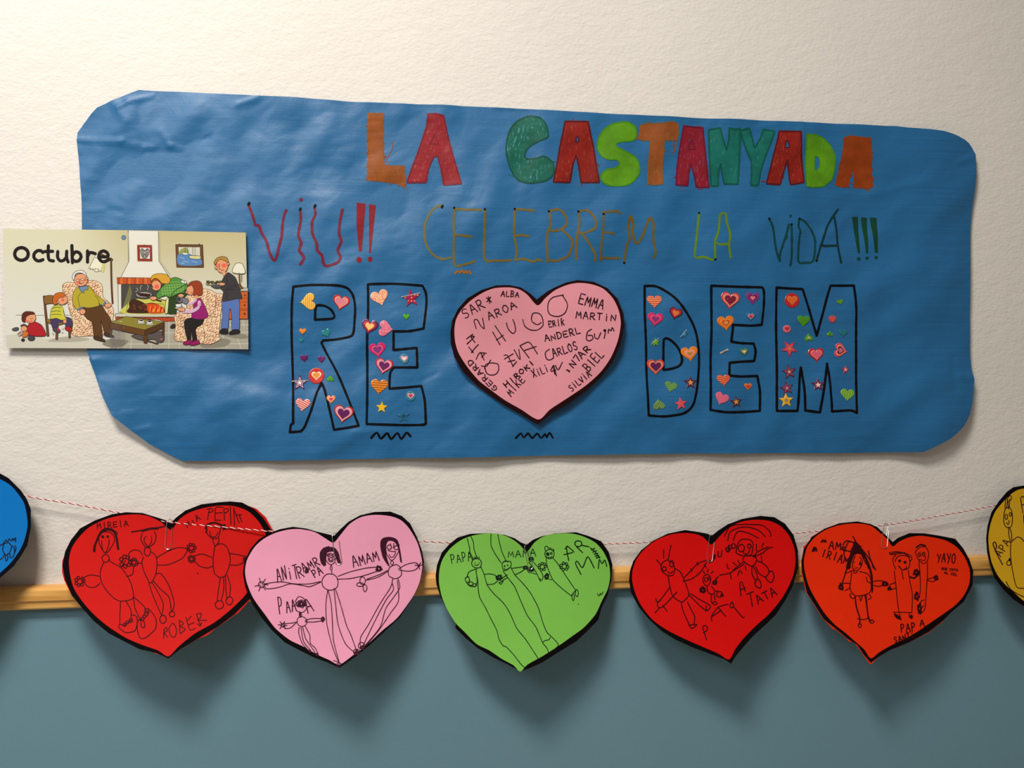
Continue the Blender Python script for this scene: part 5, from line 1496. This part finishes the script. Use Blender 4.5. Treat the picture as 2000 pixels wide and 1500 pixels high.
# toddler
a.p('205,890 225,815 270,795 325,820 358,880 352,905 290,908 240,900', (176, 30, 40), BK).e(240, 762, 42, 42, SK, BK).p('172,780 176,735 205,714 262,718 272,735 235,740 205,760 200,795 182,795', (96, 40, 26), BK).e(212, 785, 12, 10, (232, 120, 90)).e(240, 790, 11, 9, (232, 120, 90)).s('235,768 248,772 258,766', .8, BK)
a.e(190, 848, 24, 22, SK, BK).s('165,825 190,815 215,830', 2.4, (80, 50, 46)).p('175,880 205,865 225,885 210,910 180,915', (206, 112, 50), BK).p('95,852 125,838 148,842 140,860 110,864', (84, 84, 90), BK).e(246, 922, 28, 20, (70, 66, 76), BK).e(181, 936, 13, 11, (50, 40, 40), BK).s('140,890 165,870;150,905 180,885', 2.2, (160, 120, 110))
a.done('printed_toddler', 'toddler in a red dress with a doll')
# grandfather
a.p('648,690 778,662 832,722 872,790 872,885 822,885 790,785 800,922 740,915 720,800 676,765', (92, 60, 30), BK)
a.p('568,640 572,575 600,530 640,515 700,518 742,570 790,610 825,640 808,672 775,650 778,668 700,686 645,680 632,690 610,702 585,680', (182, 166, 48), BK).s('640,560 612,600 620,660 632,690;745,590 770,620 775,655', .8, BK)
a.p('618,525 650,518 686,514 688,545 660,545 655,572 630,548', (112, 140, 176), BK).s('608,700 640,682', 3.2, (90, 120, 160)).s('806,668 824,642', 3.2, (90, 120, 160))
a.e(634, 468, 54, 50, SK, BK).p('566,450 570,425 595,400 640,392 668,410 676,440 650,418 615,412 590,425 582,460 575,470', (226, 224, 216), BK).e(612, 490, 13, 11, (232, 112, 84)).e(664, 470, 12, 11, (232, 112, 84)).e(680, 455, 9, 13, SK, BK).s('595,468 660,462', .9, BK).e(608, 470, 13, 9, (236, 190, 160), BK).e(646, 463, 13, 9, (236, 190, 160), BK).s('620,492 640,500 656,488;628,475 622,490 636,492', .9, BK)
a.e(646, 715, 24, 22, SK, BK).e(846, 665, 26, 18, SK, BK)
a.p('735,905 770,912 822,935 822,948 790,946 735,928', (74, 48, 26), BK).p('815,880 850,884 890,905 890,915 850,912 818,902', (70, 50, 40), BK)
a.done('printed_grandfather', 'white-haired grandfather in a mustard jumper')
# woman at the fire
a.p('1312,725 1320,610 1340,580 1400,560 1450,540 1476,560 1400,650 1380,700 1374,728', (44, 66, 28), BK)
a.p('1222,580 1260,530 1290,500 1330,460 1375,447 1430,470 1465,505 1450,545 1400,570 1330,602 1290,590 1240,612 1228,605', (84, 142, 62), BK)
for i in range(9): a.s('%d,%d %d,%d' % (1265 + i * 20, 530 - i * 7 if i < 5 else 505, 1275 + i * 20, 590 - max(0, i - 3) * 8), .8, (150, 190, 100), sm=False)
for i in range(5): a.s('%d,%d %d,%d' % (1262 + i * 8, 575 - i * 22, 1440, 560 - i * 20), .8, (150, 190, 100), sm=False)
a.s('1330,605 1370,550 1460,500', 1.6, (34, 84, 34)).p('1415,470 1445,475 1440,495 1420,490', (222, 224, 208), BK).p('1445,470 1462,488 1442,498', (222, 224, 208), BK)
a.p('1250,612 1300,595 1320,615 1290,625', (226, 224, 206), BK).p('1300,620 1320,610 1310,725 1290,722', (218, 216, 150), BK)
a.e(1222, 512, 38, 40, SK, BK).p('1186,505 1200,530 1188,518', SK, BK).p('1178,478 1190,435 1235,418 1300,425 1332,460 1320,495 1285,498 1262,490 1240,465 1210,455', (214, 160, 50), BK).e(1226, 520, 17, 17, (236, 100, 76)).p('1170,605 1200,595 1225,602 1225,618 1195,628', SK, BK)
a.done('printed_cook', 'woman in a green checked blouse at the fire')
# seated woman
a.p('1440,795 1500,762 1592,772 1575,815 1530,850 1540,940 1508,945 1498,850 1492,940 1466,940', (34, 28, 28), BK)
a.p('1430,962 1470,938 1505,940 1500,965 1450,975', (150, 22, 90), BK).p('1480,968 1520,942 1555,940 1558,965 1500,980', (150, 22, 90), BK)
a.p('1500,762 1512,680 1520,630 1562,610 1600,670 1626,750 1575,775', (150, 28, 110), BK).s('1558,640 1555,680 1500,712 1440,714', 6.5, (214, 176, 204)).s('1530,625 1500,650 1470,655', 4.5, (214, 176, 204)).s('1565,645 1560,690 1510,725 1440,728', .8, BK)
a.e(1488, 548, 32, 40, SK, BK).p('1458,550 1448,570 1470,572', SK, BK).p('1462,522 1490,484 1545,474 1578,500 1580,580 1545,592 1512,588 1515,545 1500,510', (150, 62, 28), BK).e(1500, 566, 11, 10, (234, 116, 90)).s('1468,578 1482,584', .9, BK).e(1536, 602, 14, 16, SK)
a.e(1410, 618, 32, 28, (112, 112, 122), BK).e(1398, 618, 13, 14, (60, 60, 68), BK).p('1425,605 1470,620 1465,655 1430,645', (120, 120, 130), BK).e(1415, 590, 24, 14, SK, BK).s('1385,640 1400,672', 1.4, BK).p('1372,658 1418,655 1410,680 1382,680', (228, 228, 222), BK).p('1365,682 1430,678 1410,694 1380,694', (208, 206, 200), BK).p('1388,690 1440,684 1442,715 1400,708', SK, BK)
a.done('printed_seated_woman', 'red-haired woman pouring coffee')
# table, cups, dog
a.p('1028,905 1060,895 1130,885 1170,890 1220,875 1260,868 1284,900 1278,945 1240,955 1205,930 1150,935 1200,955 1240,960 1230,968 1150,945 1080,930', (90, 82, 80), BK).e(1262, 930, 18, 12, (150, 96, 92), BK)
a.p('862,800 985,752 1285,795 1132,858', (142, 130, 52), BK, sm=False).p('862,800 1132,858 1132,905 862,846', (104, 66, 30), BK, sm=False).p('1132,858 1285,795 1285,838 1132,905', (84, 52, 24), BK, sm=False)
a.p('1124,900 1154,895 1150,962 1126,960', (96, 60, 28), BK, sm=False).p('1268,842 1285,836 1283,905 1268,905', (90, 56, 26), BK, sm=False)
a.e(1103, 802, 32, 11, (196, 196, 180), BK).e(1103, 788, 25, 15, (230, 230, 222), BK).e(1172, 812, 32, 11, (196, 196, 180), BK).e(1170, 797, 25, 15, (230, 230, 222), BK).s('1110,790 1135,765;1180,795 1155,768', 1.6, (90, 70, 30)).e(1103, 783, 18, 6, (70, 44, 30)).e(1170, 792, 18, 6, (70, 44, 30)).p('1330,838 1350,812 1368,815 1368,838 1340,845', (50, 40, 40), BK)
a.done('printed_table', 'low wooden table with two white cups')
# drawers and table lamp
a.p('1782,765 1790,700 1870,680 1870,560 1938,556 1938,772 1785,772', (200, 96, 40), BK, sm=False).s('1875,610 1938,610;1872,640 1938,642;1795,690 1938,695;1790,705 1938,705', .9, (120, 44, 20), sm=False).e(1915, 588, 5, 5, (150, 60, 30), BK).e(1912, 665, 6, 6, (150, 60, 30), BK).e(1912, 732, 7, 7, (150, 60, 30), BK).p('1878,530 1938,530 1938,555 1884,555', (190, 188, 176), BK, sm=False)
a.p('1842,342 1893,342 1914,415 1818,408', (232, 228, 208), BK).s('1870,418 1873,480 1880,520', 3, (112, 84, 44)).p('1868,500 1902,535 1850,535', (112, 84, 44), BK).s('1889,420 1888,480', .9, BK)
a.done('printed_drawers', 'orange chest of drawers with a table lamp')
# standing man
a.p('1736,628 1800,620 1868,618 1872,760 1868,856 1814,856 1812,760 1798,690 1790,760 1780,850 1732,850 1738,740', (88, 116, 180), BK).p('1714,872 1740,848 1778,852 1780,885 1730,887', (36, 32, 36), BK).p('1790,880 1828,855 1870,858 1872,882 1800,893', (36, 32, 36), BK)
a.p('1760,430 1785,410 1840,450 1866,520 1892,612 1850,616 1740,634 1746,560 1715,525 1722,500 1742,460', (62, 58, 60), BK).s('1770,440 1775,480 1770,620;1760,540 1830,545', .8, (24, 20, 22))
a.s('1735,515 1800,525 1850,500', 7, (58, 54, 56)).e(1736, 358, 46, 56, SK, BK).e(1690, 372, 12, 11, SK, BK).e(1784, 340, 9, 13, SK, BK).e(1750, 418, 14, 16, SK).p('1672,335 1690,302 1730,284 1775,295 1784,335 1762,322 1730,308 1705,318 1690,340 1680,350', (176, 132, 56), BK).e(1752, 355, 20, 17, (236, 104, 80)).e(1702, 350, 12, 12, (236, 116, 90)).s('1718,345 1712,380 1728,388;1730,395 1750,388', 1, BK)
a.p('1608,502 1612,492 1755,488 1750,505 1690,512 1640,506', (210, 208, 190), BK).p('1650,510 1740,505 1720,530 1680,532', (84, 80, 84), BK)
for i in range(16): a.e(1625 + (i * 31) % 120, 480 + (i * 7) % 16, 12, 7, [(112, 100, 44), (140, 124, 60), (90, 78, 34)][i % 3], BK)
a.e(1735, 500, 26, 12, SK, BK)
a.done('printed_man', 'man in a dark shirt carrying a platter')

# film: transparent pouch a little larger than the sheet, crinkled near the bottom edge
m = Mesh()
FILM = '-8,62 640,58 1240,64 1936,80 1946,550 1954,1032 1000,1026 30,1022 10,520'


def crk(x, y):
    d_ = math.hypot((x - 229) / 15, (y - 655) / 28)
    k = max(.0, 1 - d_)
    k = min(1, k * 1.8) * 2.2 + .0015
    return (0, 0, 0, k)


V, Fc = tri2d([CT(FILM)[0]], 5)
n0 = len(V)
for i, (x, y) in enumerate(V):
    m.v.append(tuple(SC(x, y, .0016)))
    m.c.append((crk(x, y)[3],) * 3)
m.f += [[int(q) for q in f] for f in Fc]
m.build('laminating_film', M['film'], card)

for o in bpy.data.objects:
    if '_loc' in o: del o['_loc']
